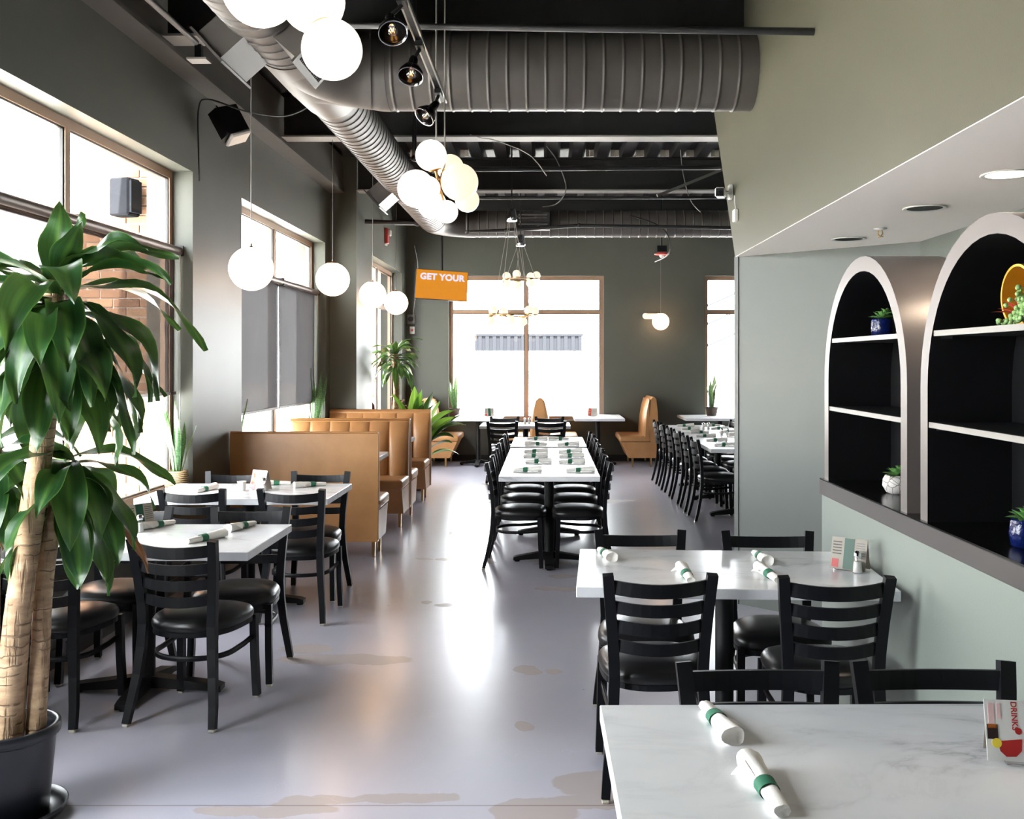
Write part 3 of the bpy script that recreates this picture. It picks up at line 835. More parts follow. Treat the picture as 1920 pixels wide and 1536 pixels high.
# ------------------------------------------------------------------ booths (local: length along x, sits facing +y, flat back at y=0)
def booth(loc, rot, L, label, double=False, nch=6, H=1.04, rounded=False):
    t = thing('booth_bench', label, 'booth', loc, rot, 'tan leather booths')
    h = L/2; t_b = 0.05 if double else 0.0
    if rounded:
        pr = [(-0.045,0.14),(-0.085,0.60),(-0.075,0.85),(-0.05,H-0.03),(-0.02,H),(0.02,H),(0.05,H-0.03),(0.075,0.85),(0.085,0.60),(0.045,0.14)]
        if not double: pr = [(p[0]*0.8+0.06, p[1]) for p in pr]
    elif double:
        pr = [(-0.05,0.14),(-0.05,H-0.02),(-0.03,H),(0.03,H),(0.05,H-0.02),(0.05,0.14)]
    else:
        pr = [(0.0,0.14),(0.0,H-0.012),(0.012,H),(0.055,H),(0.07,H-0.02),(0.07,0.14)]
    MB().prism(pr, -h, h, 'X').build('back_panel', M['leather'], t)
    if not rounded:
        MB().tube([(-h,0.012 if not double else -0.045,H),(h,0.012 if not double else -0.045,H)], 0.007, 8).build('piping', M['leather'], t)
        MB().tube([(h+0.002,0.004,H-0.01),(h+0.002,0.004,0.16)], 0.006, 8).build('piping', M['leather'], t)
    for side in ((1,-1) if double else (1,)):
        y0 = t_b if not rounded else 0.06
        # channelled backrest: each channel a padded panel
        for i in range(nch):
            xa, xb = -h + 0.004 + (L-0.008)*i/nch, -h + 0.004 + (L-0.008)*(i+1)/nch
            vs = []; fs = []; nu, nv = 13, 8
            base = 0.065 if not double else 0.0
            for a in range(nu):
                u = a/(nu-1); bx = math.sin(math.pi*min(1.0,max(0.0,u)))**0.5 if 0 < u < 1 else 0.0
                for b in range(nv):
                    v = b/(nv-1); z = 0.44+(H-0.03-0.44)*v
                    top = (1-v**6)
                    th = (0.135-0.055*v)*1.0 - (0.03 if rounded else 0)
                    y = y0+base + th*(0.62+0.38*bx)*max(top,0.02)
                    vs.append((xa+0.001+(xb-xa-0.002)*u, side*y if double else y, z))
            for a in range(nu-1):
                for b in range(nv-1):
                    fs.append((a*nv+b, (a+1)*nv+b, (a+1)*nv+b+1, a*nv+b+1))
            mb = MB().add(vs, fs, 0, True)
            # close the sides so that the end of the row reads as a padded edge
            for a in (0, nu-1):
                yb = (y0+base)*(side if double else 1)
                o = [vs[a*nv+b] for b in range(nv)]; q = [(p[0], yb, p[2]) for p in o]
                mb.add(o+q, [(b, b+1, nv+b+1, nv+b) for b in range(nv-1)])
            mb.build('channel', M['leather'], t)
        s = side
        base = [(0.06,0.14),(0.44,0.14),(0.555,0.385),(0.06,0.385)]
        MB().prism([(p[0]*s, p[1]) for p in base], -h+0.01, h-0.006, 'X').build('seat_base', M['leather'], t)
        lo = (-h+0.004, min(0.10*s,0.585*s), 0.385); hi = (h+0.004, max(0.10*s,0.585*s), 0.480)
        MB().rbox(lo, hi, 0.03, smooth=True, seg=3).build('seat_cushion', M['leather'], t)
        for lx in (-h+0.06, h-0.05):
            for ly in ((0.10, 0.38) if not double else (0.38,)):
                MB().bar([(lx, ly*s, 0.0), (lx, ly*s, 0.15)], [(0.024,0.024),(0.03,0.03)], side=(1,0,0)).build('leg', M['brass'], t)
    return t
bx0 = (-2.602-1.38)/2
booth((bx0, 8.0, 0), 0, 1.21, 'tan leather booth nearest the camera, its flat tall back towards the camera')
booth((bx0, 9.93, 0), 0, 1.21, 'tan leather double booth with channelled back, middle one of the three window booths', True)
booth((bx0, 11.735, 0), PI, 1.21, 'tan leather booth with channelled back facing the camera, furthest of the three window booths')
def booth_table(y, label):
    t = thing('booth_table', label, 'table', (-2.05, y, 0), 0)
    MB().rbox((-0.54,-0.36,TZ-0.04),(0.54,0.36,TZ),0.0025).build('tabletop', M['marble'], t)
    MB().lathe([(0.038,0.08),(0.038,0.72)], 20).build('column', M['iron'], t)
    MB().box((-0.34,-0.04,0.0),(0.34,0.04,0.06)).box((-0.04,-0.25,0.0),(0.04,0.25,0.06)).lathe([(0.06,0.05),(0.05,0.09)],20).build('base', M['iron'], t)
booth_table(8.97, 'white marble table between the first and second tan window booths')
booth_table(10.83, 'white marble table between the second and third tan window booths')
booth((-1.93, 15.42, 0), -PI/2, 0.95, 'tan leather booth at the far left corner beside the plants', False, 4, 1.05, True)
booth((-0.10, 15.42, 0), -PI/2, 0.95, 'tan leather double booth end-on before the far window, round-topped back', True, 4, 1.06, True)
booth((1.70, 15.42, 0), PI/2, 0.95, 'tan leather booth against the far wall to the right of the big window', False, 4, 1.07, True)

# ------------------------------------------------------------------ arched shelf cabinets on the ledge
def arch_line(half, ztop, zb, n=26):
    zc = ztop-half; pts = [(half, zb), (half, (zb+zc)/2), (half, zc)]
    for i in range(1, n): a = math.pi*i/n; pts.append((half*math.cos(a), zc+half*math.sin(a)))
    return pts + [(-half, zc), (-half, (zb+zc)/2), (-half, zb)]
def cabinet(yc, label):
    t = thing('arched_shelf', label, 'shelf', (1.385, yc, 1.036))
    D = 0.315; o = arch_line(0.557, 1.046, 0.0); i_ = arch_line(0.490, 0.982, 0.0); n = len(o)
    def ring(x, p): return [(x, q[0], q[1]) for q in p]
    mb = MB()
    mb.add(ring(0,o)+ring(0,i_), [(k,k+1,n+k+1,n+k) for k in range(n-1)])
    mb.add([(0.0,o[0][0],0),(0.0,i_[0][0],0),(D,i_[0][0],0),(D,o[0][0],0)], [(0,1,2,3)])
    mb.build('arch_rim', M['taupe'], t, fix=False)
    MB().add(ring(0,o)+ring(D,o), [(k,k+1,n+k+1,n+k) for k in range(n-1)], 0, True).build('outer_shell', M['taupe'], t)
    MB().add(ring(0,i_)+ring(D,i_), [(k,k+1,n+k+1,n+k) for k in range(n-1)], 0, True).build('inner_shell', M['niche'], t)
    mb = MB(); mb.add(ring(D-0.008,o), [tuple(range(n))]); mb.add(ring(D,o), [tuple(range(n))]); mb.build('back_panel', M['niche'], t)
    for z in (0.364, 0.695):
        zc = 0.982-0.49
        hw = 0.488 if z < zc else math.sqrt(max(0, 0.49**2-(z-zc)**2))-0.002
        s = MB().box((0.018,-hw,z-0.020),(D-0.01,hw,z)).build('shelf_board', M['niche'], t)
        MB().box((0.004,-hw,z-0.020),(0.018,hw,z)).build('edge_strip', M['shelfedge'], s)
        for yy in (-hw+0.02, hw-0.02):
            MB().box((0.02,yy-0.008,z-0.030),(0.06,yy+0.008,z-0.020)).build('shelf_pin', M['chrome'], s)
    return t
cabinet(4.308, 'arched black-lined shelf with pale rim on the ledge, further from the camera')
cabinet(3.059, 'arched black-lined shelf with pale rim on the ledge, nearer the camera, cut by the frame')

# ------------------------------------------------------------------ lamps
def pendant(x, y, z, r, label, ztop=ZD, cordm='cord'):
    t = thing('globe_pendant', label, 'lamp', (x, y, z), 0, 'white globe pendants')
    g = MB().sphere((0,0,0), r, 36, 20).build('globe', M['globe'], t)
    MB().lathe([(r*0.34, r*0.945),(r*0.33, r*0.975),(r*0.1, r*1.02),(0.006, r*1.04),(0.006, r*1.16)], 24).build('cap', M['brass'], t)
    MB().tube([(0,0,r*1.1),(0,0,ztop-z)], 0.0035, 6).build('cord', M[cordm], t)
    return t
pendant(-1.98, 6.54, 2.242, 0.147, 'white globe pendant lamp over the second window table, largest of the row')
pendant(-1.98, 9.03, 2.38, 0.155, 'white globe pendant lamp over the first tan booth table')
pendant(-1.97, 11.05, 2.375, 0.152, 'white globe pendant lamp over the furthest tan window booth')
pendant(-1.975, 12.80, 2.39, 0.155, 'white globe pendant lamp in front of the third side window, smallest of the row')
pendant(1.82, 15.58, 2.258, 0.135, 'white globe pendant lamp glowing on the far wall between the two far windows')

def branch(t, c, g, r, m):
    """one globe of a cluster with its brass arm and cap"""
    c = Vector(c); g = Vector(g); d = (g-c); u = d.normalized()
    q = Vector((0,0,1)).rotation_difference(-u).to_matrix().to_4x4()
    gl = MB().sphere((0,0,0), r, 32, 18).xf(Matrix.Translation(g)).build('globe', M[m], t)
    cp = MB().lathe([(r*0.42, r*0.905),(r*0.40, r*0.955),(r*0.12, r*1.01),(0.008, r*1.03)], 20)
    cp.xf(Matrix.Translation(g) @ q).build('cap', M['brass'], gl)
    if d.length > r*1.05:
        MB().tube([c, g-u*r*1.0], 0.006, 8).build('arm', M['brass'], gl)
def cluster(loc, globes, label, cords):
    t = thing('globe_cluster', label, 'chandelier', loc)
    MB().sphere((0,0,0), 0.022, 16, 10).build('hub', M['brass'], t)
    for (dx, dy, dz, r, m) in globes: branch(t, (0,0,0), (dx,dy,dz), r, m)
    for (cx, cy_) in cords:
        MB().tube([(0,0,0.0),(cx,cy_,0.10),(cx,cy_,ZD-loc[2])], 0.0045, 6).build('cord', M['cord_light'], t)
    MB().lathe([(0.07,ZD-loc[2]-0.03),(0.07,ZD-loc[2])], 20).build('canopy', M['brass'], t)
    return t
M['cord_light'] = plain('pale_cord', srgb(150,146,140), 0.5)
hx, hy, hz = -0.61, 5.5, 2.63
cl = [(-0.649,-0.02,2.777,0.088,'globe3'),(-0.555,0.12,2.735,0.078,'globe2'),(-0.488,-0.03,2.625,0.105,'globe2'),(-0.735,0.0,2.594,0.106,'globe3'),
      (-0.652,-0.13,2.573,0.067,'globe3'),(-0.652,0.05,2.515,0.082,'globe3'),(-0.457,0.11,2.548,0.070,'globe2'),(-0.556,-0.08,2.452,0.064,'globe3')]
cluster((hx,hy,hz), [(a-hx, b, c-hz, r, m) for a,b,c,r,m in cl], 'cluster chandelier of white globes on brass arms, hanging in the centre of the view', [(-0.012,0),(0.034,0.02)])
hx, hy, hz = -0.86, 3.42, 2.96
cl = [(-0.748,-0.02,2.707,0.105,'globe3'),(-0.825,0.02,2.892,0.113,'globe3'),(-1.0,-0.02,2.918,0.130,'globe3'),(-0.74,0.10,3.04,0.08,'globe2'),(-0.93,0.12,3.11,0.09,'globe2'),(-0.86,-0.15,3.09,0.09,'globe2')]
cluster((hx,hy,hz), [(a-hx, b, c-hz, r, m) for a,b,c,r,m in cl], 'cluster chandelier of big white globes at the top edge, nearest the camera', [(0.02,0),(0.06,0.02)])

def ring_lamp(loc, zc, rad, label, ph=0.0, rg=0.052):
    t = thing('ring_chandelier', label, 'chandelier', loc, 0, 'brass ring chandeliers')
    n = 7
    pts = [(rad*math.cos(2*PI*k/36), rad*math.sin(2*PI*k/36), 0) for k in range(37)]
    MB().tube(pts, 0.007, 8, cap=False).build('ring', M['brass'], t)
    for k in range(n):
        a = ph+2*PI*k/n; x, y = rad*math.cos(a), rad*math.sin(a); dz = 0.05 if k % 2 == 0 else -0.06
        g = MB().sphere((x,y,dz), rg, 20, 12).build('globe', M['globe2'], t)
        MB().lathe([(0.045,-0.006),(0.045,0.006)], 16, c=(x,y,dz*0.15)).build('plate', M['brass'], g)
    H = zc-loc[2]
    MB().lathe([(0.058,H-0.05),(0.062,H-0.045),(0.062,H),(0.05,H+0.05),(0.05,H+0.09)], 20).build('canopy', M['chrome'], t)
    MB().tube([(0,0,H+0.05),(0,0,ZD-loc[2])], 0.008, 8).build('rod', M['blackcord'], t)
    for k in range(4):
        a = ph+0.4+2*PI*k/4
        MB().tube([(0.04*math.cos(a),0.04*math.sin(a),H-0.04),(rad*math.cos(a),rad*math.sin(a),0)], 0.0028, 5).build('cable', M['cord_light'], t)
    return t
ring_lamp((-0.40,11.2,2.15), 3.28, 0.26, 'brass ring chandelier with small globes, lower and nearer one before the far window', 0.2)
ring_lamp((-0.33,12.35,2.66), 3.13, 0.20, 'brass ring chandelier with small globes, upper and further one at the window head', 0.9)

# track with three bell spotlights
tx, tz = -0.60, 3.13
tr = thing('light_track', 'black and silver light track rail running towards the far wall beside the centre cluster', 'track', (tx, 0, tz))
MB().box((-0.017,1.2,0.0),(0.017,5.68,0.03)).build('rail_body', M['black'], tr)
for s in (-1,1): MB().box((s*0.017-0.004,1.2,-0.006),(s*0.017+0.004,5.68,0.012)).build('rail_lip', M['alu'], tr)
for y in (2.0, 4.35): MB().tube([(0,y,0.03),(0,y,ZD-tz)], 0.02, 8).build('hanger', M['black'], tr)
def spot(y, tilt, yaw, label, dx=-0.03):
    t = thing('track_spotlight', label, 'lamp', (tx, y, tz), 0, 'bell spotlights on the track')
    MB().box((-0.018,-0.05,-0.03),(0.018,0.05,-0.0062)).build('adapter', M['black'], t)
    MB().tube([(0,0,-0.03),(dx*0.5,0,-0.055),(dx,0,-0.075)], 0.009, 8).build('stem', M['black'], t)
    mt = Matrix.Translation((dx,0,-0.085)) @ Matrix.Rotation(R(yaw),4,'Z') @ Matrix.Rotation(R(tilt),4,'X')
    b = MB().lathe([(0.016,0.02),(0.022,0.0),(0.024,-0.035),(0.040,-0.05),(0.058,-0.085),(0.060,-0.105),(0.056,-0.105),(0.054,-0.086),(0.036,-0.054),(0.018,-0.045)], 28)
    b.xf(mt).build('bell_shade', M['black_gloss'], t)
    MB().lathe([(0.0605,-0.108),(0.0605,-0.101),(0.0570,-0.101),(0.0570,-0.108),(0.0605,-0.108)], 28, cap=False).xf(mt).build('rim', M['chrome'], t)
    bl = MB().sphere((0,0,-0.084), 0.027, 20, 12).xf(mt).build('bulb', M['clear'], t)
    MB().tube([mt @ Vector((-0.006,0,-0.07)), mt @ Vector((0,0,-0.095)), mt @ Vector((0.006,0,-0.07))], 0.002, 5).build('filament', M['filament'], bl)
    MB().lathe([(0.013,-0.04),(0.013,-0.06)], 14).xf(mt).build('socket', M['chrome'], bl)
M['black_gloss'] = plain('black_gloss_metal', srgb(14,14,15), 0.15)
spot(4.05, -38, 20, 'black bell track spotlight with clear bulb, topmost and nearest on the track', -0.05)
spot(4.62, -30, -8, 'black bell track spotlight with clear bulb, middle one on the track', -0.03)
spot(5.42, -42, -50, 'black bell track spotlight with clear bulb, last one at the far end of the track', -0.02)

# downlights in the soffit
def downlight(x, y, lit, label):
    t = thing('downlight', label, 'lamp', (x, y, ZS-0.003), 0, 'recessed soffit downlights')
    MB().lathe([(0.078,-0.001),(0.096,-0.001),(0.098,-0.004),(0.092,-0.007),(0.078,-0.004)], 32, cap=False).build('trim_ring', M['white'], t)
    MB().lathe([(0.079,-0.0032),(0.0005,-0.0030)], 32).build('lens' if lit else 'can', M['downlight'] if lit else M['niche'], t)
    if lit:
        ld = bpy.data.lights.new('downlight_lamp','SPOT'); lo = bpy.data.objects.new('lamp', ld); C.objects.link(lo); lo.parent = t
        lo.location = (0,0,-0.02); ld.energy = 5; ld.spot_size = R(150); ld.spot_blend = 0.8; ld.color = (1.0,0.82,0.62); ld.shadow_soft_size = 0.06
downlight(1.72, 3.64, True, 'lit recessed downlight in the white soffit above the arched shelves')
downlight(1.72, 4.44, False, 'dark recessed downlight in the white soffit, middle one')
downlight(1.72, 5.56, False, 'dark recessed downlight in the white soffit, furthest one near the diagonal wall')
downlight(1.72, 2.75, True, 'lit recessed downlight in the white soffit, nearest the camera')
t = thing('fire_sprinkler', 'small brass sprinkler head hanging from the white soffit', 'sprinkler', (1.75, 5.12, ZS-0.003))
MB().lathe([(0.032,-0.001),(0.036,-0.004),(0.01,-0.012)], 20).build('escutcheon', M['white'], t)
MB().tube([(-0.009,0,-0.01),(-0.012,0,-0.03),(0,0,-0.045),(0.012,0,-0.03),(0.009,0,-0.01)], 0.003, 6).build('yoke', M['brass'], t)
MB().lathe([(0.016,-0.047),(0.016,-0.044)], 12).build('deflector', M['brass'], t)

# ------------------------------------------------------------------ ceiling services
def pipe(name, path, r, label, cat='pipe', mat='steel', joints=True):
    t = thing(name, label, cat, path[0])
    o = Vector(path[0]); p = [Vector(q)-o for q in path]
    MB().tube(p, r, 12).build('tube', M[mat], t)
    if joints:
        for q in p[1:-1]: MB().sphere(q, r*1.35, 14, 8).build('elbow', M[mat], t)
    return t
pipe('sprinkler_pipe', [(-1.02,4.60,ZD-0.002),(-1.02,4.60,3.205),(XF-0.003,4.60,3.175)], 0.0185, 'dark pipe crossing the ceiling before the cross duct into the right bulkhead')
pipe('sprinkler_pipe', [(-1.25,8.55,3.95),(-1.16,8.55,3.86),(-1.16,8.55,3.40),(-1.02,8.7,3.33),(XF+0.4,9.35,3.48)], 0.022, 'dark pipe with a drop and an elbow just right of the ribbed duct')
pipe('sprinkler_pipe', [(-0.9,11.2,3.50),(2.15,11.2,3.50),(2.15,11.2,3.66)], 0.022, 'dark pipe running level under the second pale-flanged girder')
pipe('drain_pipe', [(-2.27,12.2,3.37),(-1.62,12.2,3.35),(-1.60,12.2,3.55)], 0.03, 'dark pipe stub from the stepped left wall under the ribbed duct')
pipe('drain_pipe', [(-0.98,12.05,3.66),(-0.98,12.05,3.22),(-0.5,12.05,3.24),(0.4,12.05,3.30),(2.9,12.05,3.26)], 0.022, 'dark conduit running across in front of the far duct')
pipe('sprinkler_pipe', [(-2.285,13.6,2.98+0.58),(XR-0.005,13.6,2.98+0.58)], 0.03, 'dark pipe just under the far duct along the far wall')
pipe('roof_conduit', [(-2.12,2.6,3.55),(-2.12,5.9,3.55)], 0.018, 'grey conduit running along the ceiling near the left wall beam', mat='duct', joints=False)
def wire(pts, r, label, name='ceiling_cable', mat='blackcord'):
    P_ = [Vector(p) for p in pts]; out = []
    for i in range(len(P_)-1):                                     # Catmull-Rom
        p0, p1, p2, p3 = P_[max(0,i-1)], P_[i], P_[i+1], P_[min(len(P_)-1,i+2)]
        for k in range(8):
            u = k/8
            out.append(0.5*((2*p1)+(-p0+p2)*u+(2*p0-5*p1+4*p2-p3)*u*u+(-p0+3*p1-3*p2+p3)*u**3))
    out.append(P_[-1])
    o = MB().tube([q-P_[0] for q in out], r, 6).build(name, M[mat]); o.location = P_[0]
    return tag(o, label, 'cable')
wire([(-2.58,7.25,2.96),(-2.585,7.25,3.2),(-2.585,7.25,3.50),(-2.5,7.22,3.56),(-2.2,7.2,3.46),(-1.9,7.15,3.42),(-1.65,7.05,3.50)], 0.006, 'black speaker cable looping from the window pier to the duct')
wire([(-0.70,8.9,3.69),(-0.60,8.9,3.66),(-0.45,8.75,3.60),(-0.15,8.4,3.40),(0.0,8.3,3.2)], 0.004, 'pale cable slung from the girder towards the globe cluster', mat='cord_light')
wire([(0.0,11.1,4.07),(0.12,11.1,3.9),(0.22,11.1,3.6),(0.12,11.1,3.42),(-0.05,11.1,3.38)], 0.006, 'grey loop of cable hanging beside the ring chandelier rod', mat='cord')
wire([(1.55,11.3,4.07),(1.58,11.3,3.8),(1.66,11.3,3.5),(1.78,11.3,3.35)], 0.006, 'grey cable hanging near the right bulkhead end', mat='cord')
wire([(1.05,12.3,3.46),(1.4,12.35,3.35),(1.55,12.4,3.2),(1.56,12.5,3.0),(1.48,13.3,2.98)], 0.009, 'black flexible cable dropping to the red heat alarm')
tag(MB().bar([(2.22,11.4,3.93),(1.2,10.6,3.42)], (0.03,0.012), side=(0,0,1)).build('strap_brace', M['alu_dark']), 'pale flat steel strap brace running diagonally beside the bulkhead end', 'brace')

# alarm devices, camera, speaker
t = thing('heat_alarm', 'red and white ceiling alarm hanging before the far wall', 'alarm', (1.65,14.0,3.16))
MB().box((-0.07,-0.05,0.03),(0.07,0.05,0.12)).build('junction_box', M['black'], t)
MB().lathe([(0.10,-0.01),(0.11,0.0),(0.06,0.03)], 20).build('plate', M['red'], t)
MB().sphere((0,0,-0.02),0.035,14,8).build('lens', M['white'], t)
MB().tube([(0,0,0.12),(0,0,ZD-3.16)],0.012,8).build('hanger', M['black'], t)
t = thing('fire_strobe', 'red and white fire strobe on the stepped left wall under the duct', 'alarm', (XL2,13.85,3.40))
MB().rbox((0,-0.06,-0.11),(0.045,0.06,0.11),0.008).build('housing', M['red'], t)
MB().rbox((0.045,-0.05,0.0),(0.085,0.05,0.09),0.012).build('strobe_lens', M['white'], t)
MB().box((0.0,-0.07,-0.13),(0.02,0.07,-0.11)).build('backplate', M['white'], t)
t = thing('emergency_light', 'twin-headed white emergency light on the far wall beside the globe lamp', 'lamp', (1.71,YF,2.36))
MB().rbox((-0.13,-0.06,-0.05),(0.13,-0.001,0.05),0.02).build('housing', M['white'], t)
for s in (-1,1):
    MB().lathe([(0.03,-0.05),(0.05,0.0),(0.045,0.005)],18).xf(Matrix.Translation((s*0.105,-0.07,0.0)) @ Matrix.Rotation(R(90),4,'X')).build('lamp_head', M['white'], t)
t = thing('wall_siren', 'small grey round siren on the left corner of the far wall', 'alarm', (-2.21,YF,2.31))
MB().rbox((-0.07,-0.06,-0.08),(0.07,0,0.08),0.02).build('housing', M['cord'], t)
MB().lathe([(0.045,0),(0.04,0.02)],16).xf(Matrix.Translation((0,-0.06,0)) @ Matrix.Rotation(R(90),4,'X')).build('grille', M['steel'], t)
t = thing('call_point', 'small white call point below the siren in the far left corner', 'alarm', (-2.19,YF,2.13))
MB().rbox((-0.04,-0.04,-0.06),(0.04,0,0.06),0.006).build('housing', M['white'], t)
MB().box((-0.02,-0.045,-0.02),(0.02,-0.04,0.02)).build('button', M['red'], t)
t = thing('security_camera', 'white bullet security camera on the end of the right bulkhead', 'camera', (XF,6.62,2.77))
MB().rbox((-0.03,-0.03,-0.05),(0,0.03,0.05),0.006).build('mount', M['white'], t)
MB().tube([(-0.03,0,0),(-0.06,-0.01,-0.005)],0.01,8).build('arm', M['white'], t)
cm = Matrix.Translation((-0.085,-0.02,-0.01)) @ Matrix.Rotation(R(96),4,'X') @ Matrix.Rotation(R(-14),4,'Y')
MB().rbox((-0.033,-0.033,-0.06),(0.033,0.033,0.09),0.010,mtx=cm).build('body', M['white'], t)
MB().rbox((-0.026,-0.026,0.088),(0.026,0.026,0.092),0.001,mtx=cm).build('face', M['black'], t)
MB().lathe([(0.012,0.0915),(0.010,0.095)],14).xf(cm).build('lens', M['chrome'], t)
t = thing('junction_box', 'small white junction box on the bulkhead below the security camera', 'box', (XF,6.45,2.585))
MB().rbox((-0.03,-0.035,-0.04),(0,0.035,0.04),0.005).build('body', M['white'], t)
MB().tube([(-0.012,0,0.04),(-0.012,0.05,0.14)],0.004,6).build('lead', M['white'], t)
t = thing('wall_speaker', 'black and silver loudspeaker angled out below the left wall beam', 'speaker', (-2.42,7.45,3.45))
sm = Matrix.Rotation(R(-28),4,'Y') @ Matrix.Rotation(R(35),4,'Z')
MB().prism([(-0.09,-0.085),(0.09,-0.06),(0.09,0.06),(-0.09,0.085),(-0.13,0.0)], -0.12, 0.10, 'Z').xf(sm).build('cabinet', M['black'], t)
MB().rbox((-0.085,-0.088,-0.155),(0.088,0.088,-0.12),0.012,mtx=sm).build('grille', M['speaker_grille'], t)
MB().bar([(-0.10,0,0.12),(-0.03,0,0.05)],(0.03,0.01),side=(0,1,0)).build('bracket', M['black'], t)
t = thing('ceiling_sign_lamp', 'small pale box fixture on the conduit near the left wall beam', 'fixture', (-2.12,5.95,3.45))
MB().box((-0.06,-0.05,0),(0.06,0.05,0.012)).build('plate', M['alu_dark'], t)
MB().box((-0.02,-0.02,0.012),(0.02,0.02,0.10)).build('neck', M['black'], t)

# television on a ceiling pole
t = thing('television', 'hanging television showing an orange screen reading GET YOUR', 'television', (-1.55,14.4,2.748), 0)
TM = Matrix.Rotation(R(9),4,'Z') @ Matrix.Rotation(R(3.2),4,'Y') @ Matrix.Rotation(R(-9),4,'X')
MB().rbox((-0.385,0.0,-0.225),(0.385,0.045,0.225),0.004,mtx=TM).build('case', M['screen_trim'], t)
sc_ = MB().add([TM @ Vector(p) for p in ((-0.378,-0.002,-0.217),(0.378,-0.002,-0.217),(0.378,-0.002,0.218),(-0.378,-0.002,0.218))], [(0,1,2,3)]).build('screen', M['tv_orange'], t)
cu = bpy.data.curves.new('letters','FONT'); cu.body = 'GET YOUR'; cu.size = 0.128; cu.align_x = 'CENTER'; cu.offset = 0.0068; cu.space_character = 1.06; cu.extrude = 0.0005
lo_ = bpy.data.objects.new('letters_tmp', cu); C.objects.link(lo_)
dg = bpy.context.evaluated_depsgraph_get(); lme = bpy.data.meshes.new_from_object(lo_.evaluated_get(dg)); bpy.data.objects.remove(lo_)
lme.transform(TM @ Matrix.Translation((0.005,-0.004,0.075)) @ Matrix.Rotation(math.pi/2,4,'X'))
lme.materials.clear(); lme.materials.append(M['tv_white'])
lt = bpy.data.objects.new('screen_text', lme); C.objects.link(lt); lt.parent = sc_
MB().tube([(0,0.06,0.0),(0,0.06,ZD-2.748)],0.018,10).build('pole', M['black'], t)
MB().box((-0.1,0.04,-0.1),(0.1,0.08,0.1)).build('bracket', M['black'], t)
wire([(-1.98,14.6,3.35),(-1.93,14.6,3.1),(-1.95,14.7,2.85),(-2.05,15.2,2.6),(-2.17,15.85,2.38)], 0.006, 'grey cable from behind the television down to the siren', mat='cord')

# ------------------------------------------------------------------ roller shades
def shade(lo, hi, zb, mat, label, xw=-2.70, panels=2):
    t = thing('roller_shade', label, 'shade', (xw, lo, 2.43))
    L = hi-lo
    MB().tube([(0,0.02,0),(0,L-0.02,0)],0.031,16).build('tube', M['steel_brown'], t)
    for yy in (0.004, L/2, L-0.024):
        MB().box((-0.03,yy,-0.035),(0.03,yy+0.02,0.04)).build('bracket', M['black'], t)
    for k in range(panels):
        a, b = 0.03+(L-0.06)*k/panels+0.008*k, 0.03+(L-0.06)*(k+1)/panels-0.012*(k < panels-1)
        vs = []; fs = []; nu, nv = 28, 8
        for i in range(nu+1):
            yy = a+(b-a)*i/nu
            for j in range(nv+1):
                v = j/nv
                xx = -0.028 + 0.010*v*math.sin(yy*7.0+k*2)*(0.6+0.4*math.sin(yy*2.3)) + 0.006*v*mnoise.noise(Vector((yy*3,v*2,k)))
                vs.append((xx, yy, -v*(2.43-zb)))
        for i in range(nu):
            for j in range(nv):
                fs.append((i*(nv+1)+j,(i+1)*(nv+1)+j,(i+1)*(nv+1)+j+1,i*(nv+1)+j+1))
        MB().add(vs,fs,0,True).build('fabric', M[mat], t)
        MB().box((-0.036,a,-(2.43-zb)-0.012),(-0.018,b,-(2.43-zb)+0.010)).build('hem_bar', M['steel_brown'], t)
    MB().tube([(0.012,L-0.035,-0.02),(0.012,L-0.03,-1.25)],0.004,6).build('pull_chain', M['alu'], t)
    return t
M['steel_brown'] = plain('brown_shade_tube', srgb(84,74,70), 0.45)
shade(4.06, 7.19, 1.39, 'mesh_shade', 'brown see-through roller shade half drawn behind the big plant')
shade(8.36, 11.49, 1.15, 'grey_shade', 'dark grey roller shade drawn low on the window behind the booths')

# ------------------------------------------------------------------ plants
def leaf(az, e0, L, W, droop, p=1.0, wave=0.02, seed=0, twist=0.0, fold=0.25, seg=12, prof='strap', roll=0.0):
    """one leaf blade starting at the origin: arching spine, folded midrib, wavy margins"""
    rnd = random.Random(seed)
    mb = MB(); pos = Vector((0,0,0)); vs = []; uv = []
    ph = rnd.random()*6.28; cols = 5
    a = R(az)
    for i in range(seg+1):
        s = i/seg
        e = R(e0 - droop*(s**p))
        aa = a + R(twist)*s
        d = Vector((math.cos(aa)*math.cos(e), math.sin(aa)*math.cos(e), math.sin(e)))
        if i > 0: pos = pos + d*(L/seg)
        sd = Vector((-math.sin(aa), math.cos(aa), 0))
        if roll: sd = Matrix.Rotation(R(roll)*s, 3, d) @ sd
        up = sd.cross(d)*-1.0
        if prof == 'strap': w_ = W*(0.30+0.70*math.sin(min(1.0, s*2.0+0.12)*math.pi/2))*(1-max(0,(s-0.55)/0.45)**1.7)
        elif prof == 'blade': w_ = W*(0.75+0.25*math.sin(s*math.pi))*(1-max(0,(s-0.6)/0.4)**1.6)
        elif prof == 'broad': w_ = W*(0.04 if s < 0.30 else math.sin(math.pi*((s-0.30)/0.70))**0.75+0.02)
        else: w_ = W*math.sin(math.pi*(0.12+0.88*s))**0.8
        w_ = max(w_, 0.0015)
        for c in range(cols):
            u = c/(cols-1)*2-1
            wv = wave*math.sin(s*11+ph+(u > 0)*1.3)*abs(u)*min(1, s*3)
            vs.append(pos + sd*(u*w_/2) + up*(abs(u)*fold*w_/2 + wv))
            uv.append((c/(cols-1), s))
    fs = []
    for i in range(seg):
        for c in range(cols-1):
            fs.append((i*cols+c, i*cols+c+1, (i+1)*cols+c+1, (i+1)*cols+c))
    mb.add(vs, fs, 0, True); mb.uv = uv
    return mb
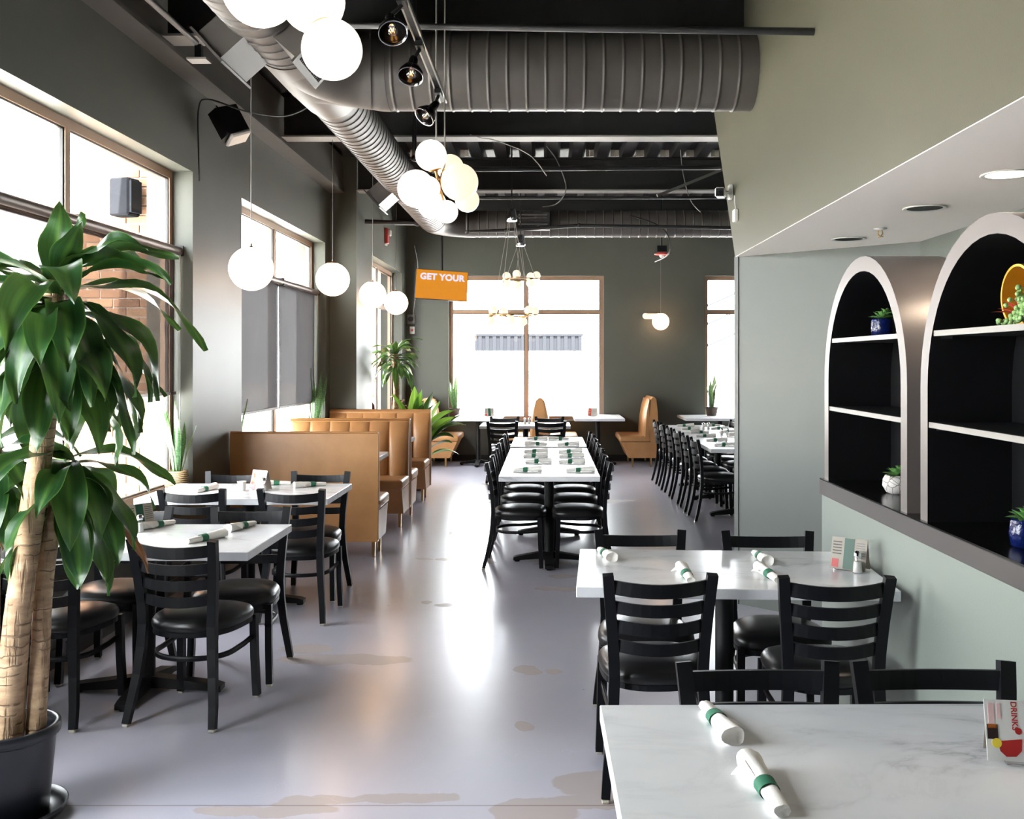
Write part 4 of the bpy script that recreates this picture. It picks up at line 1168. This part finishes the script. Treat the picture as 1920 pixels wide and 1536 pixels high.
def put_leaf(root, at, mb, mat, name='leaf'):
    o = mb.build(name, mat, root, fix=False); o.location = at; return o
def crown(root, spine, n, az0, Lr, Wr, mat, seed, er=(55,-35), dr=(70,120), p=0.7, extra=(), wave=0.012):
    """leaves spiralling down a cane head; spine: (bottom, top)"""
    rnd = random.Random(seed); b, t = Vector(spine[0]), Vector(spine[1])
    for i in range(n):
        k = i/(n-1)
        at = t.lerp(b, k)
        az = az0 + i*137.5 + rnd.uniform(-14,14)
        e0 = er[0] + (er[1]-er[0])*k + rnd.uniform(-10,10)
        L = rnd.uniform(*Lr); W = rnd.uniform(*Wr); d = dr[0]+(dr[1]-dr[0])*rnd.random()
        d = min(d, e0+88)
        m = mat
        put_leaf(root, at, leaf(az, e0, L, W, d, p, wave, seed*100+i, rnd.uniform(-20,20), 0.28, 13, 'strap', rnd.uniform(-50,50)), M[m])
    for (az, e0, L, W, d, pp, m, k, rl) in extra:
        put_leaf(root, t.lerp(b, k), leaf(az, e0, L, W*1.18, d, pp, wave*1.2, int(az*7+L*100), 0, 0.22, 14, 'strap', rl), M[m])

def pot_lathe(r0, r1, h, rim=0.012):
    return MB().lathe([(r0,0),(r0*1.02,0.004),(r1*0.985,h-0.045),(r1,h-0.04),(r1+rim,h-0.036),(r1+rim,h-0.004),(r1+rim-0.004,h),(r1-0.004,h),(r1-0.010,h-0.03),(r1-0.02,h-0.07)], 40)

# big dracaena in the foreground
PX, PY = -1.915, 3.47
t = thing('potted_dracaena', 'tall potted dracaena with drooping strap leaves in the left foreground', 'plant', (PX, PY, 0))
pot_lathe(0.128, 0.158, 0.33).build('pot', M['pot'], t)
MB().lathe([(0.165,0.0),(0.185,0.012),(0.195,0.040),(0.190,0.042),(0.178,0.016),(0.14,0.006)], 40).build('saucer', M['pot'], t)
MB().lathe([(0.149,0.262),(0.0005,0.27)], 30).build('soil', M['soil'], t)
def cane(path, r0, r1, seed):
    P_ = [Vector(p) for p in path]; out = []; rs = []; N = 40
    for i in range(N+1):
        s = i/N*(len(P_)-1); k = min(int(s), len(P_)-2); u = s-k
        p0,p1,p2,p3 = P_[max(0,k-1)],P_[k],P_[k+1],P_[min(len(P_)-1,k+2)]
        q = 0.5*((2*p1)+(-p0+p2)*u+(2*p0-5*p1+4*p2-p3)*u*u+(-p0+3*p1-3*p2+p3)*u**3)
        out.append(q); rs.append((r0+(r1-r0)*i/N)*(1+0.06*mnoise.noise(Vector((i*0.9,seed,0)))+0.012*((i%3)==0)))
    return MB().tube(out, rs, 16)
cane([(0.01,-0.02,0.24),(0.035,-0.02,0.62),(0.085,-0.01,1.05),(0.135,0.0,1.45),(0.165,0.0,1.92)], 0.050, 0.034, 1).build('cane', M['bark'], t)
cane([(0.085,0.02,0.24),(0.095,0.035,0.55),(0.105,0.06,0.88),(0.16,0.09,1.25)], 0.034, 0.028, 5).build('cane', M['bark'], t)
cane([(-0.075,0.04,0.24),(-0.10,0.07,0.7),(-0.10,0.09,1.30)], 0.032, 0.026, 9).build('cane', M['bark'], t)
ext = [ # hand-placed leaves: azimuth (0 right, 270 to camera), start elevation, length, width, droop, power, material, position on head, roll
    (100, 84, 0.30, 0.095, 12, 1.0, 'dracaena', 0.0, 0), (20, 80, 0.27, 0.075, 20, 1.0, 'dracaena', 0.0, 40), (330, 66, 0.26, 0.075, 22, 1.0, 'dracaena', 0.02, -30),
    (8, 42, 0.46, 0.075, 62, 1.4, 'dracaena', 0.03, 60), (350, 58, 0.42, 0.07, 80, 1.3, 'dracaena', 0.05, 50), (15, 30, 0.62, 0.075, 100, 1.1, 'dracaena', 0.15, 30),
    (0, 22, 0.58, 0.085, 108, 0.8, 'dracaena', 0.25, 20), (340, 30, 0.55, 0.095, 115, 0.75, 'dracaena', 0.3, 0), (318, 30, 0.52, 0.10, 116, 0.6, 'dracaena', 0.3, 0),
    (300, 28, 0.54, 0.10, 115, 0.55, 'dracaena', 0.35, 0), (275, 30, 0.50, 0.10, 116, 0.55, 'dracaena', 0.25, 0), (250, 32, 0.52, 0.10, 116, 0.55, 'dracaena', 0.3, 0),
    (225, 34, 0.54, 0.105, 116, 0.55, 'dracaena', 0.2, 0), (205, 30, 0.55, 0.09, 112, 0.7, 'dracaena', 0.25, 0), (185, 40, 0.50, 0.07, 62, 1.2, 'dracaena', 0.05, 30),
    (170, 30, 0.48, 0.07, 50, 1.4, 'dracaena', 0.1, -30), (200, 18, 0.5, 0.07, 46, 1.2, 'dracaena', 0.12, 20), (345, 8, 0.46, 0.09, 95, 0.6, 'dracaena', 0.55, 0),
    (310, 4, 0.46, 0.09, 90, 0.55, 'dracaena', 0.6, 0), (285, -4, 0.42, 0.085, 82, 0.5, 'dracaena', 0.75, 0), (12, 6, 0.52, 0.08, 94, 0.7, 'dracaena', 0.5, 10),
    (5, -6, 0.42, 0.045, 80, 0.6, 'dryleaf', 0.6, 0), (20, -4, 0.50, 0.04, 82, 0.7, 'dryleaf', 0.6, 30), (356, 2, 0.55, 0.05, 90, 0.7, 'dracaena', 0.62, 30)]
crown(t, ((0.145,0.0,1.58),(0.168,0.0,1.90)), 36, 20, (0.40,0.54), (0.095,0.128), 'dracaena', 3, (62,-5), (70,125), 0.75, ext, 0.016)
ext2 = [(330,20,0.36,0.10,105,0.6,'dracaena',0.2,0),(300,25,0.42,0.10,112,0.6,'dracaena',0.1,0),(355,15,0.42,0.085,98,0.7,'dracaena',0.3,0),(10,30,0.40,0.06,100,0.9,'dracaena',0.2,20),
        (345,0,0.40,0.10,88,0.55,'dracaena',0.7,0),(315,-5,0.34,0.09,80,0.5,'dracaena',0.9,0),(5,-5,0.46,0.03,70,0.8,'dryleaf',0.6,40)]
crown(t, ((0.14,0.09,1.08),(0.16,0.09,1.27)), 15, 250, (0.34,0.44), (0.085,0.115), 'dracaena', 11, (45,-20), (80,115), 0.65, ext2)
ext3 = [(265,20,0.36,0.085,108,0.55,'yellowleaf',0.75,0),(300,25,0.38,0.075,112,0.6,'dracaena',0.3,0),(330,30,0.36,0.07,116,0.6,'dracaena',0.2,0),(310,5,0.28,0.05,92,0.6,'dryleaf',0.8,0)]
crown(t, ((-0.10,0.09,1.12),(-0.10,0.09,1.32)), 12, 60, (0.30,0.42), (0.07,0.095), 'dracaena', 17, (50,-10), (80,115), 0.65, ext3)

# second dracaena behind the furthest booth
t = thing('potted_dracaena', 'smaller dracaena with a bare trunk behind the furthest window booth', 'plant', (-2.02, 12.95, 0))
pot_lathe(0.13, 0.16, 0.34).build('pot', M['clay'], t)
MB().lathe([(0.15,0.27),(0.0005,0.28)], 24).build('soil', M['soil'], t)
cane([(0,0,0.25),(0.0,0,0.7),(0.03,0,1.2),(0.01,0,1.72)], 0.05, 0.04, 2).build('cane', M['bark'], t)
crown(t, ((0.02,0,1.52),(0.01,0,1.74)), 44, 0, (0.30,0.46), (0.06,0.09), 'dracaena', 23, (75,-5), (70,120), 0.8)
crown(t, ((0.05,0.04,0.98),(0.05,0.04,1.06)), 7, 150, (0.10,0.2), (0.03,0.05), 'dryleaf', 29, (70,20), (40,90), 1.0)
# broad-leaved plant beside it
t = thing('broad_leaf_plant', 'bright green broad-leaved potted plant spilling over the furthest booth back', 'plant', (-1.68, 12.35, 0))
pot_lathe(0.13, 0.17, 0.36).build('pot', M['clay'], t)
MB().lathe([(0.16,0.29),(0.0005,0.30)], 24).build('soil', M['soil'], t)
rnd = random.Random(5)
for i in range(20):
    az = i*137.5; e0 = rnd.uniform(55,86); L = rnd.uniform(0.7,1.0)
    put_leaf(t, (0,0,0.30), leaf(az, e0, L, rnd.uniform(0.13,0.17), rnd.uniform(15,60), 2.0, 0.01, 500+i, rnd.uniform(-20,20), 0.3, 14, 'broad', rnd.uniform(-40,40)), M['bright'] if i % 3 == 0 else M['dracaena'])
for i, (az, L, e0) in enumerate([(95,1.02,84),(60,0.98,84),(0,0.78,72),(10,0.9,62),(350,0.9,70),(340,0.75,60),(20,0.6,50),(5,0.62,35),(330,0.8,66)]):
    put_leaf(t, (0,0,0.30), leaf(az, e0, L, 0.16, (14,10,50,70,80,80,60,60,40)[i], 2.2, 0.01, 700+i, 0, 0.3, 14, 'broad', 20*((i % 3)-1)), M['bright'] if i in (0,1,3,7) else M['dracaena'])

# snake plants
def snake(loc, n, h, pot, label, seed, r=0.075, ph=0.17, W=0.05):
    t = thing('snake_plant', label, 'plant', loc, 0, 'snake plants on the window sills')
    if pot == 'basket':
        MB().lathe([(r*0.9,0),(r*1.12,ph*0.35),(r*1.1,ph*0.7),(r,ph),(r-0.008,ph),(r-0.01,ph-0.03)], 30).build('pot', M['basket'], t)
    else:
        MB().lathe([(r*0.75,0),(r,ph-0.02),(r+0.006,ph-0.018),(r+0.006,ph),(r-0.006,ph),(r-0.008,ph-0.03)], 28).build('pot', M['clay'], t)
    MB().lathe([(r-0.008,ph-0.028),(0.0005,ph-0.022)], 20).build('soil', M['soil'], t)
    rnd = random.Random(seed)
    for i in range(n):
        az = i*360/n+rnd.uniform(-20,20); rr = r*0.45*rnd.random()
        put_leaf(t, (rr*math.cos(R(az)), rr*math.sin(R(az)), ph-0.03),
                 leaf(az, rnd.uniform(76,88), h*rnd.uniform(0.62,1.0), W*rnd.uniform(0.8,1.15), rnd.uniform(-8,10), 1.0, 0.006, seed*50+i, rnd.uniform(-60,60), 0.3, 9, 'blade', rnd.uniform(-60,60)), M['snake'])
    return t
snake((-2.682, 7.08, SILL), 9, 0.56, 'basket', 'snake plant in a woven basket at the right end of the front window sill', 2)
snake((-2.68, 5.35, SILL), 7, 0.42, 'basket', 'snake plant on the sill behind the big dracaena', 3)
snake((-2.68, 8.47, SILL), 4, 0.74, 'pot', 'snake plant at the near end of the shaded window behind the first booth', 4)
snake((-2.68, 11.32, SILL), 8, 0.74, 'pot', 'snake plant at the far end of the shaded window behind the booths', 6, 0.09, 0.18, 0.06)
snake((-1.50, YF-0.09+0.07, SILL), 7, 0.60, 'pot', 'snake plant at the left end of the big far window', 8, 0.09, 0.20, 0.07)
snake((2.63, 15.55, TZ), 12, 0.58, 'pot', 'snake plant in a brown pot before the far right window', 10, 0.10, 0.14, 0.07)

# dark red vase on the third window sill
t = thing('red_vase', 'dark red vase with dry twigs on the sill of the third side window', 'vase', (XL2-0.07, 13.05, SILL))
MB().lathe([(0.06,0),(0.075,0.02),(0.078,0.30),(0.065,0.38),(0.03,0.42),(0.028,0.44)], 24).build('vase_body', M['redglass'], t)
for k in range(6):
    a = k*1.05
    MB().tube([(0,0,0.42),(0.03*math.cos(a),0.03*math.sin(a),0.48),(0.06*math.cos(a),0.06*math.sin(a),0.53)],0.005,5).build('twig', M['dryleaf'], t)

# succulents on the arched shelves
def rosette(root, at, n, L, W, mat, seed):
    rnd = random.Random(seed); mb = MB(); uv = []
    for i in range(n):
        k = i/n
        one = leaf(i*137.5, 82-70*k+rnd.uniform(-6,6), L*(0.55+0.45*k), W*(0.7+0.3*k), 22, 1, 0.0, seed+i, 0, 0.45, 6, 'oval')
        mb.add(one.v, one.f, 0, True); uv += one.uv
    mb.uv = uv
    o = mb.build('rosette', M[mat], root, fix=False); o.location = at; return o
def succulent(loc, prof, mat, label, ztop, seed, L=0.055):
    t = thing('potted_succulent', label, 'plant', loc, 0, 'succulents on the arched shelves')
    MB().lathe(prof, 28).build('pot', M[mat], t)
    MB().lathe([(prof[-1][0], ztop-0.012),(0.0005, ztop-0.008)], 20).build('soil', M['soil'], t)
    rosette(t, (0,0,ztop-0.006), 22, L*1.35, 0.030, 'succulent', seed)
    rosette(t, (0.012,-0.010,ztop+0.018), 12, L*1.0, 0.024, 'succulent', seed+40)
    return t
cyl = [(0.040,0),(0.046,0.004),(0.049,0.04),(0.048,0.075),(0.046,0.080),(0.040,0.080),(0.040,0.066)]
succulent((1.50, 4.36, 1.731), cyl, 'bluepot', 'succulent in a cobalt blue pot on the upper shelf of the further arch', 0.080, 60)
succulent((1.55, 4.32, 1.036), [(0.030,0),(0.045,0.006),(0.062,0.035),(0.060,0.062),(0.050,0.080),(0.045,0.082),(0.040,0.080),(0.040,0.066)], 'geopot', 'succulent in a white pot with fine lines at the foot of the further arch', 0.080, 80)
succulent((1.505, 3.065, 1.036), [(0.032,0),(0.044,0.006),(0.050,0.045),(0.044,0.085),(0.040,0.090),(0.036,0.090),(0.036,0.074)], 'bluepot', 'succulent in a cobalt blue pot at the foot of the nearer arch', 0.088, 100)
t = thing('ring_planter', 'yellow ring planter with red and green succulents on the upper shelf of the nearer arch', 'planter', (1.555, 3.12, 1.731), R(-88))
pts = [(0.0+0.095*math.cos(2*PI*k/40), 0, 0.102+0.099*math.sin(2*PI*k/40)) for k in range(41)]
vs = []; fs = []
for k in range(41):
    a = 2*PI*k/40; c, s = math.cos(a), math.sin(a)
    for yy, rr in ((-0.055,0.100),(0.055,0.100),(0.055,0.092),(-0.055,0.092)): vs.append((rr*c, yy, 0.101+rr*s))
for k in range(40):
    for j in range(4): fs.append((k*4+j, k*4+(j+1)%4, (k+1)*4+(j+1)%4, (k+1)*4+j))
MB().add(vs, fs, 0, False).build('ring', [M['goldrim']], t)
MB().lathe([(0.093,0.0),(0.0005,0.001)], 32).xf(Matrix.Translation((0,0.048,0.101)) @ Matrix.Rotation(R(90),4,'X')).build('back_disc', M['amber'], t)
MB().sphere((0,0,0),0.05,16,8).xf(Matrix.Translation((0,0,0.022)) @ Matrix.Diagonal((1.2,0.8,0.35,1))).build('pebbles', M['kraft'], t)
rosette(t, (-0.012,-0.030,0.035), 18, 0.105, 0.022, 'redsucc', 130)
mb = MB(); rnd = random.Random(9); 
for k in range(240):
    u = rnd.random()
    mb.sphere((0.048+rnd.gauss(0,0.020), -0.045+rnd.gauss(0,0.016), 0.018+0.105*u*rnd.random()+abs(rnd.gauss(0,0.006))), 0.0085, 6, 4)
o = mb.build('bead_succulent', M['succulent'], t); o['kind'] = 'stuff'
mb = MB()
for k in range(40):
    u = k/40; mb.sphere((0.0-0.09*u+rnd.gauss(0,0.008), -0.05+rnd.gauss(0,0.01), 0.012+0.012*rnd.random()), 0.008, 6, 4)
o = mb.build('trailing_stem', M['succulent'], t); o['kind'] = 'stuff'

# ------------------------------------------------------------------ things on the tables
def make_roll(label):
    t = thing('napkin_roll', label, 'napkin', group='cutlery rolled in white napkins')
    rnd = random.Random(4); L = 0.225; N = 18; n = 18; vs = []
    for i in range(N+1):
        s = i/N; r = 0.0145+0.0085*s+0.004*max(0,(s-0.55))
        if abs(s-0.42) < 0.10: r *= 0.93
        for k in range(n):
            a = 2*PI*k/n
            rr = r*(1+0.07*math.sin(3*a+s*5)+0.10*mnoise.noise(Vector((s*7, math.cos(a)*1.4, math.sin(a)*1.4))))
            z = 0.0125+0.0085*s+rr*math.sin(a)*0.88
            vs.append((-L/2+L*s+0.006*mnoise.noise(Vector((k*0.7,s*3,2))), rr*math.cos(a)*1.12, max(0.0006, z)))
    fs = [(i*n+k, i*n+(k+1)%n, (i+1)*n+(k+1)%n, (i+1)*n+k) for i in range(N) for k in range(n)]
    mb = MB().add(vs, fs, 0, True)
    # folded paper ends: a recessed swirl at the wide end
    ctr = len(vs); last = [vs[N*n+k] for k in range(n)]; c = Vector((L/2-0.012, 0.002, 0.021))
    inn = [tuple(Vector(p).lerp(c, 0.45)+Vector((-0.006,0,0))) for p in last]
    mb.add(last+inn+[tuple(c)], [(k,(k+1)%n,n+(k+1)%n,n+k) for k in range(n)]+[(n+k,n+(k+1)%n,2*n) for k in range(n)], 0, True)
    first = [vs[k] for k in range(n)]; mb.add(first+[(-L/2+0.004,0,0.013)], [((k+1)%n,k,n) for k in range(n)], 0, True)
    mb.build('napkin', M['paper'], t)
    vs = []
    for s_, _ in ((0.34,0),(0.50,0)):
        for k in range(24):
            a = 2*PI*k/24; r = (0.0145+0.0085*s_)*1.085
            vs.append((-L/2+L*s_, r*1.13*math.cos(a), max(0.0003, 0.0125+0.0085*s_+r*0.92*math.sin(a))))
    MB().add(vs, [(k,(k+1)%24,24+(k+1)%24,24+k) for k in range(24)], 0, True).build('paper_band', M['band'], t)
    # loose napkin corner
    f = [(0.01,0.016,0.028),(0.075,0.020,0.036),(0.060,0.052,0.012),(0.03,0.034,0.024)]
    MB().add(f+[(x,y,z-0.0012) for x,y,z in f], [(0,1,3),(1,2,3),(4,7,5),(5,7,6)], 0, True).build('loose_corner', M['paper'], t, fix=False)
    return t
ROLL = []
def roll(x, y, deg, label, z=TZ):
    if not ROLL:
        o = make_roll(label); o.location = (x,y,z); o.rotation_euler = (0,0,R(deg))
    else: o = dup(ROLL[0], (x,y,z), R(deg), label)
    ROLL.append(o); return o
# angle: direction of the wide end
roll(0.405, 2.30, -83, 'napkin roll with green band on the nearest table, further one')
roll(0.436, 1.955, 95, 'napkin roll with green band on the nearest table, cut by the bottom edge')
roll(0.262, 4.30, -80, 'napkin roll at the aisle end of the table under the arches, standing end-on')
roll(0.557, 3.90, 92, 'napkin roll near the left chair on the table under the arches')
roll(0.93, 4.23, -88, 'napkin roll in the middle of the table under the arches, further of the pair')
roll(0.886, 3.90, 97, 'napkin roll in the middle of the table under the arches, nearer of the pair')
roll(-1.575, 5.03, 252, 'napkin roll at the aisle end of the plant-side table, further one')
roll(-1.64, 4.70, 60, 'napkin roll behind the chair back on the plant-side table')
roll(-2.03, 5.07, 240, 'napkin roll beside the shakers on the plant-side table')
roll(-1.63, 6.72, 215, 'napkin roll at the aisle end of the table before the first booth')
roll(-1.90, 6.80, 190, 'napkin roll behind the menu holder on the table before the first booth')
roll(-2.27, 6.50, 75, 'crumpled napkin roll by the window on the table before the first booth')
for i, y in enumerate([7.66,8.30,8.80,9.24,9.92,10.60]):
    z = TZ+(0.012 if i >= 4 else 0)
    roll((-0.15,-0.07,-0.10,-0.10,-0.11,-0.10)[i], y, (2,4,3,2,180,0)[i], 'napkin roll, %s from the camera on the left half of the long middle row' % ordn[i], z)
    roll((0.265,0.215,0.225,0.225,0.22,0.13)[i], y-0.02, (0,3,2,1,2,182)[i], 'napkin roll, %s from the camera on the right half of the long middle row' % ordn[i], z)
for i, y in enumerate([9.95,10.55,11.15,11.75,12.35,12.95]):
    roll(1.82+0.02*(i % 2), y, (4,-3,2,180,3,0)[i], 'napkin roll, %s from the camera on the aisle half of the right-hand row' % ordn[i])
    roll(2.20, y+0.05, (180,4,178,0,3,180)[i], 'napkin roll, %s from the camera on the far half of the right-hand row' % ordn[i])

def shaker(x, y, label, z=TZ):
    if SH:
        o = dup(SH[0], (x,y,z), 0, label); SH.append(o); return o
    t = thing('salt_shaker', label, 'shaker', (x,y,z), 0, 'glass salt and pepper shakers')
    MB().lathe([(0.019,0.0),(0.021,0.003),(0.0155,0.055),(0.014,0.066)], 20).build('glass_body', M['clear'], t)
    MB().lathe([(0.0185,0.003),(0.0150,0.045),(0.0005,0.046)], 18).build('contents', M['salt'], t)
    MB().lathe([(0.0155,0.064),(0.0165,0.070),(0.0150,0.082),(0.008,0.089),(0.0005,0.090)], 20).build('cap', M['chrome'], t)
    SH.append(t); return t
SH = []
shaker(1.268, 3.98, 'glass salt shaker with chrome cap beside the menu holder under the arches')
shaker(-2.055, 4.93, 'glass shaker with chrome cap on the plant-side table')
shaker(-2.135, 4.95, 'glass shaker left of the menu holder on the plant-side table')
shaker(-1.885, 6.50, 'glass shaker beside the red menu card before the first booth')
for i, (x, y) in enumerate([(1.98,12.35),(2.05,12.37),(2.03,11.32),(2.10,11.33)]):
    shaker(x, y, ('glass shaker left of the further pair on the right-hand row','glass shaker right of the further pair on the right-hand row','glass shaker left of the nearer pair on the right-hand row','glass shaker right of the nearer pair on the right-hand row')[i])
shaker(-0.30, 13.40, 'glass shaker left of the pair on the crosswise table')
shaker(-0.24, 13.42, 'glass shaker right of the pair on the crosswise table')
shaker(-0.98, 15.2, 'glass shaker on the left far window table')

def text_mesh(body, size, bold=0.0):
    cu = bpy.data.curves.new('txt','FONT'); cu.body = body; cu.size = size; cu.offset = bold; cu.align_x = 'CENTER'
    o = bpy.data.objects.new('txt_tmp', cu); C.objects.link(o)
    dg = bpy.context.evaluated_depsgraph_get(); me = bpy.data.meshes.new_from_object(o.evaluated_get(dg)); bpy.data.objects.remove(o)
    me.materials.clear(); return me
def menu_holder(loc, rotz, label, style):
    """tent of printed cards leaning in a small wire rack; local: cards face -y"""
    t = thing('menu_holder', label, 'menu', loc, rotz, 'menu card holders')
    W, H = (0.15, 0.13) if style != 'drinks' else (0.17, 0.125)
    tm = Matrix.Translation((0,-0.012,0.004)) @ Matrix.Rotation(R(-14),4,'X')
    card = MB().box((-W/2,0,0),(W/2,0.0025,H),mtx=tm).build('card', M['kraft'] if style != 'drinks' else M['white'], t)
    def patch(x0, x1, z0, z1, m, e=0.0008):
        MB().box((x0,-e,z0),(x1,0,z1),mtx=tm).build('print', M[m], card)
    if style == 'green':
        patch(-0.02,0.022,0.002,H-0.002,'cardgreen'); patch(-0.068,-0.04,0.006,0.040,'cardred')
        for k in range(5): patch(-0.068,-0.030,0.060+0.012*k,0.064+0.012*k,'carddark')
        for k in range(7): patch(0.030,0.068,0.050+0.010*k,0.053+0.010*k,'ledge')
    elif style == 'red':
        patch(-W/2,-0.02,0.002,H-0.002,'cardred'); patch(-0.066,-0.040,0.03,0.06,'cardorange'); patch(-0.058,-0.036,0.075,0.105,'cardorange'); patch(-0.050,-0.035,0.050,0.062,'cardyellow')
        for k in range(5): patch(0.0,0.060,0.050+0.014*k,0.053+0.014*k,'ledge')
    else:
        def rot_text(s, size, x, z, m, bold=0):
            me = text_mesh(s, size, bold)
            me.transform(tm @ Matrix.Translation((x,-0.0009,z)) @ Matrix.Rotation(R(90),4,'X') @ Matrix.Rotation(R(-90),4,'Z'))
            me.materials.append(M[m]); o = bpy.data.objects.new('lettering', me); C.objects.link(o); o.parent = card
        rot_text('DRINKS', 0.017, -0.030, 0.093, 'cardred', 0.0004)
        patch(-0.078,-0.066,0.075,0.118,'cardpink'); patch(-0.060,-0.052,0.085,0.118,'cardpink')
        patch(-0.082,-0.060,0.044,0.074,'carddark'); patch(-0.080,-0.062,0.066,0.074,'cardorange')
        patch(0.0,0.05,0.002,H-0.002,'cardgreen')
        def disc(x, z, r, m, e):
            MB().lathe([(r,0.0),(r,e)],24).xf(tm @ Matrix.Translation((x,0,z)) @ Matrix.Rotation(R(90),4,'X')).build('print', M[m], card)
        disc(-0.018,0.062,0.007,'cardred',0.0008)
        MB().prism([(-0.062,0.040),(-0.012,0.046),(-0.014,0.022),(-0.026,0.010),(-0.046,0.009),(-0.058,0.020)], -0.0009, 0.0, 'Y').xf(tm).build('print', M['cardred'], card)
        disc(-0.064,0.036,0.010,'cardyellow',0.0012)
    tb = Matrix.Translation((0,0.056,0.004)) @ Matrix.Rotation(R(12),4,'X')
    MB().box((-W/2+0.01,0,0),(W/2-0.004,0.002,H-0.01),mtx=tb).build('back_card', M['kraft'], t)
    MB().tube([(-0.05,-0.03,0.004),(-0.05,0.06,0.004),(0.05,0.06,0.004),(0.05,-0.03,0.004),(-0.05,-0.03,0.004)],0.002,6).build('wire_rack', M['chrome'], t)
    return t
menu_holder((1.245, 4.03, TZ), R(-38), 'menu card holder with green and grey printing against the low wall under the arches', 'green')
menu_holder((1.035, 2.10, TZ), R(-8), 'white drinks menu card reading DRINKS at the lower right frame edge', 'drinks')
menu_holder((-2.08, 5.00, TZ), R(55), 'menu card holder between the shakers on the plant-side table', 'green')
menu_holder((-1.94, 6.56, TZ), R(-35), 'red and tan menu card holder on the table before the first booth', 'red')
menu_holder((-0.90, 15.35, TZ), R(20), 'small menu holder on the left far window table', 'green')
menu_holder((0.72, 15.35, TZ), R(-20), 'small tan menu holder on the right far window table', 'red')
t = thing('paper_cup', 'small white cup beside the red menu card before the first booth', 'cup', (-2.03, 6.50, TZ))
MB().lathe([(0.022,0),(0.024,0.003),(0.028,0.062),(0.025,0.062),(0.021,0.006)],20).build('cup_body', M['white'], t)
MB().lathe([(0.029,0.059),(0.030,0.062),(0.029,0.065),(0.027,0.062)],20).build('rim', M['white'], t)

# ------------------------------------------------------------------ outside
struct(MB().box((-60,-60,-0.5),(60,90,-0.3)).build('ground_outside', M['street']))
pier = thing('brick_pier', 'tan brick pier outside the front side window', 'pier', (-2.97, 7.36, -0.3))
MB().box((-0.80,0.012,0.0),(0.0,0.9,4.9)).build('core', M['mortar'], pier)
bmesh0 = None
for r_ in range(52):
    z = 0.72+0.070*r_
    if z > 4.2: break
    for k in range(5):
        xx = -0.80 + 0.2*k - (0.1 if r_ % 2 else 0.0)
        x0, x1 = max(-0.80, xx)+0.004, min(0.0, xx+0.2)-0.004
        if x1-x0 < 0.03: continue
        key = round(x1-x0, 3)
        if bmesh0 is None: bmesh0 = {}
        if key not in bmesh0:
            o = MB().rbox((0,0,0),(x1-x0,0.09,0.060),0.003).build('brick', M['brick'], pier); bmesh0[key] = o.data
        else:
            o = bpy.data.objects.new('brick', bmesh0[key]); C.objects.link(o); o.parent = pier
        o.location = (x0, 0, z)
t = thing('outdoor_speaker', 'grey box lamp fixed to the brick pier outside the front window', 'fixture', (-3.10, 7.36, 2.84))
mt = Matrix.Rotation(R(-16),4,'Z')
MB().rbox((-0.10,-0.17,-0.14),(0.07,-0.03,0.14),0.012,mtx=mt).build('housing', M['fixture_grey'] if 'fixture_grey' in M else M['canopy'], t)
MB().rbox((0.072,-0.16,-0.12),(0.090,-0.04,0.12),0.004,mtx=mt).build('side_panel', M['wire'], t)
MB().box((-0.02,-0.03,-0.05),(0.03,0.0,0.05)).build('bracket', M['wire'], t)
tag(MB().box((-3.6,14.3,-0.3),(-2.95,19.0,4.4)).box((-3.64,14.27,-0.3),(-2.91,19.03,-0.1)).build('brick_pier', M['brickwall']), 'tan brick pier outside the third side window', 'pier')
t = thing('metal_canopy', 'dark corrugated metal canopy across the street outside the far window', 'canopy', (-2.95, 40, 2.05))
for k in range(30):
    x = 4.4*k/30
    MB().box((x,0.0 if k % 2 else 0.06,0.0),(x+4.4/30,0.10 if k % 2 else 0.16,0.62)).build('corrugation', M['canopy'], t)
MB().box((-0.05,-0.02,0.62),(4.45,0.2,0.70)).build('fascia', M['canopy'], t)
for x in (0.3,4.1): MB().box((x-0.05,0.16,-2.35),(x+0.05,0.24,0.2)).build('post', M['street'], t)
t = thing('utility_pole', 'street pole carrying overhead wires beyond the far right window', 'pole', (11.0, 32, -0.3))
MB().lathe([(0.16,0.0),(0.12,9.0)], 16).build('pole_shaft', M['wire'], t)
MB().box((-0.9,-0.06,6.2),(0.9,0.06,6.34)).build('cross_arm', M['wire'], t)
for z0, z1 in [(3.5,6.3),(2.9,5.7),(2.2,4.9)]:
    MB().tube([(-6.3,0,z0),(0,0,z1)], 0.035, 6).build('overhead_wire', M['wire'], t)
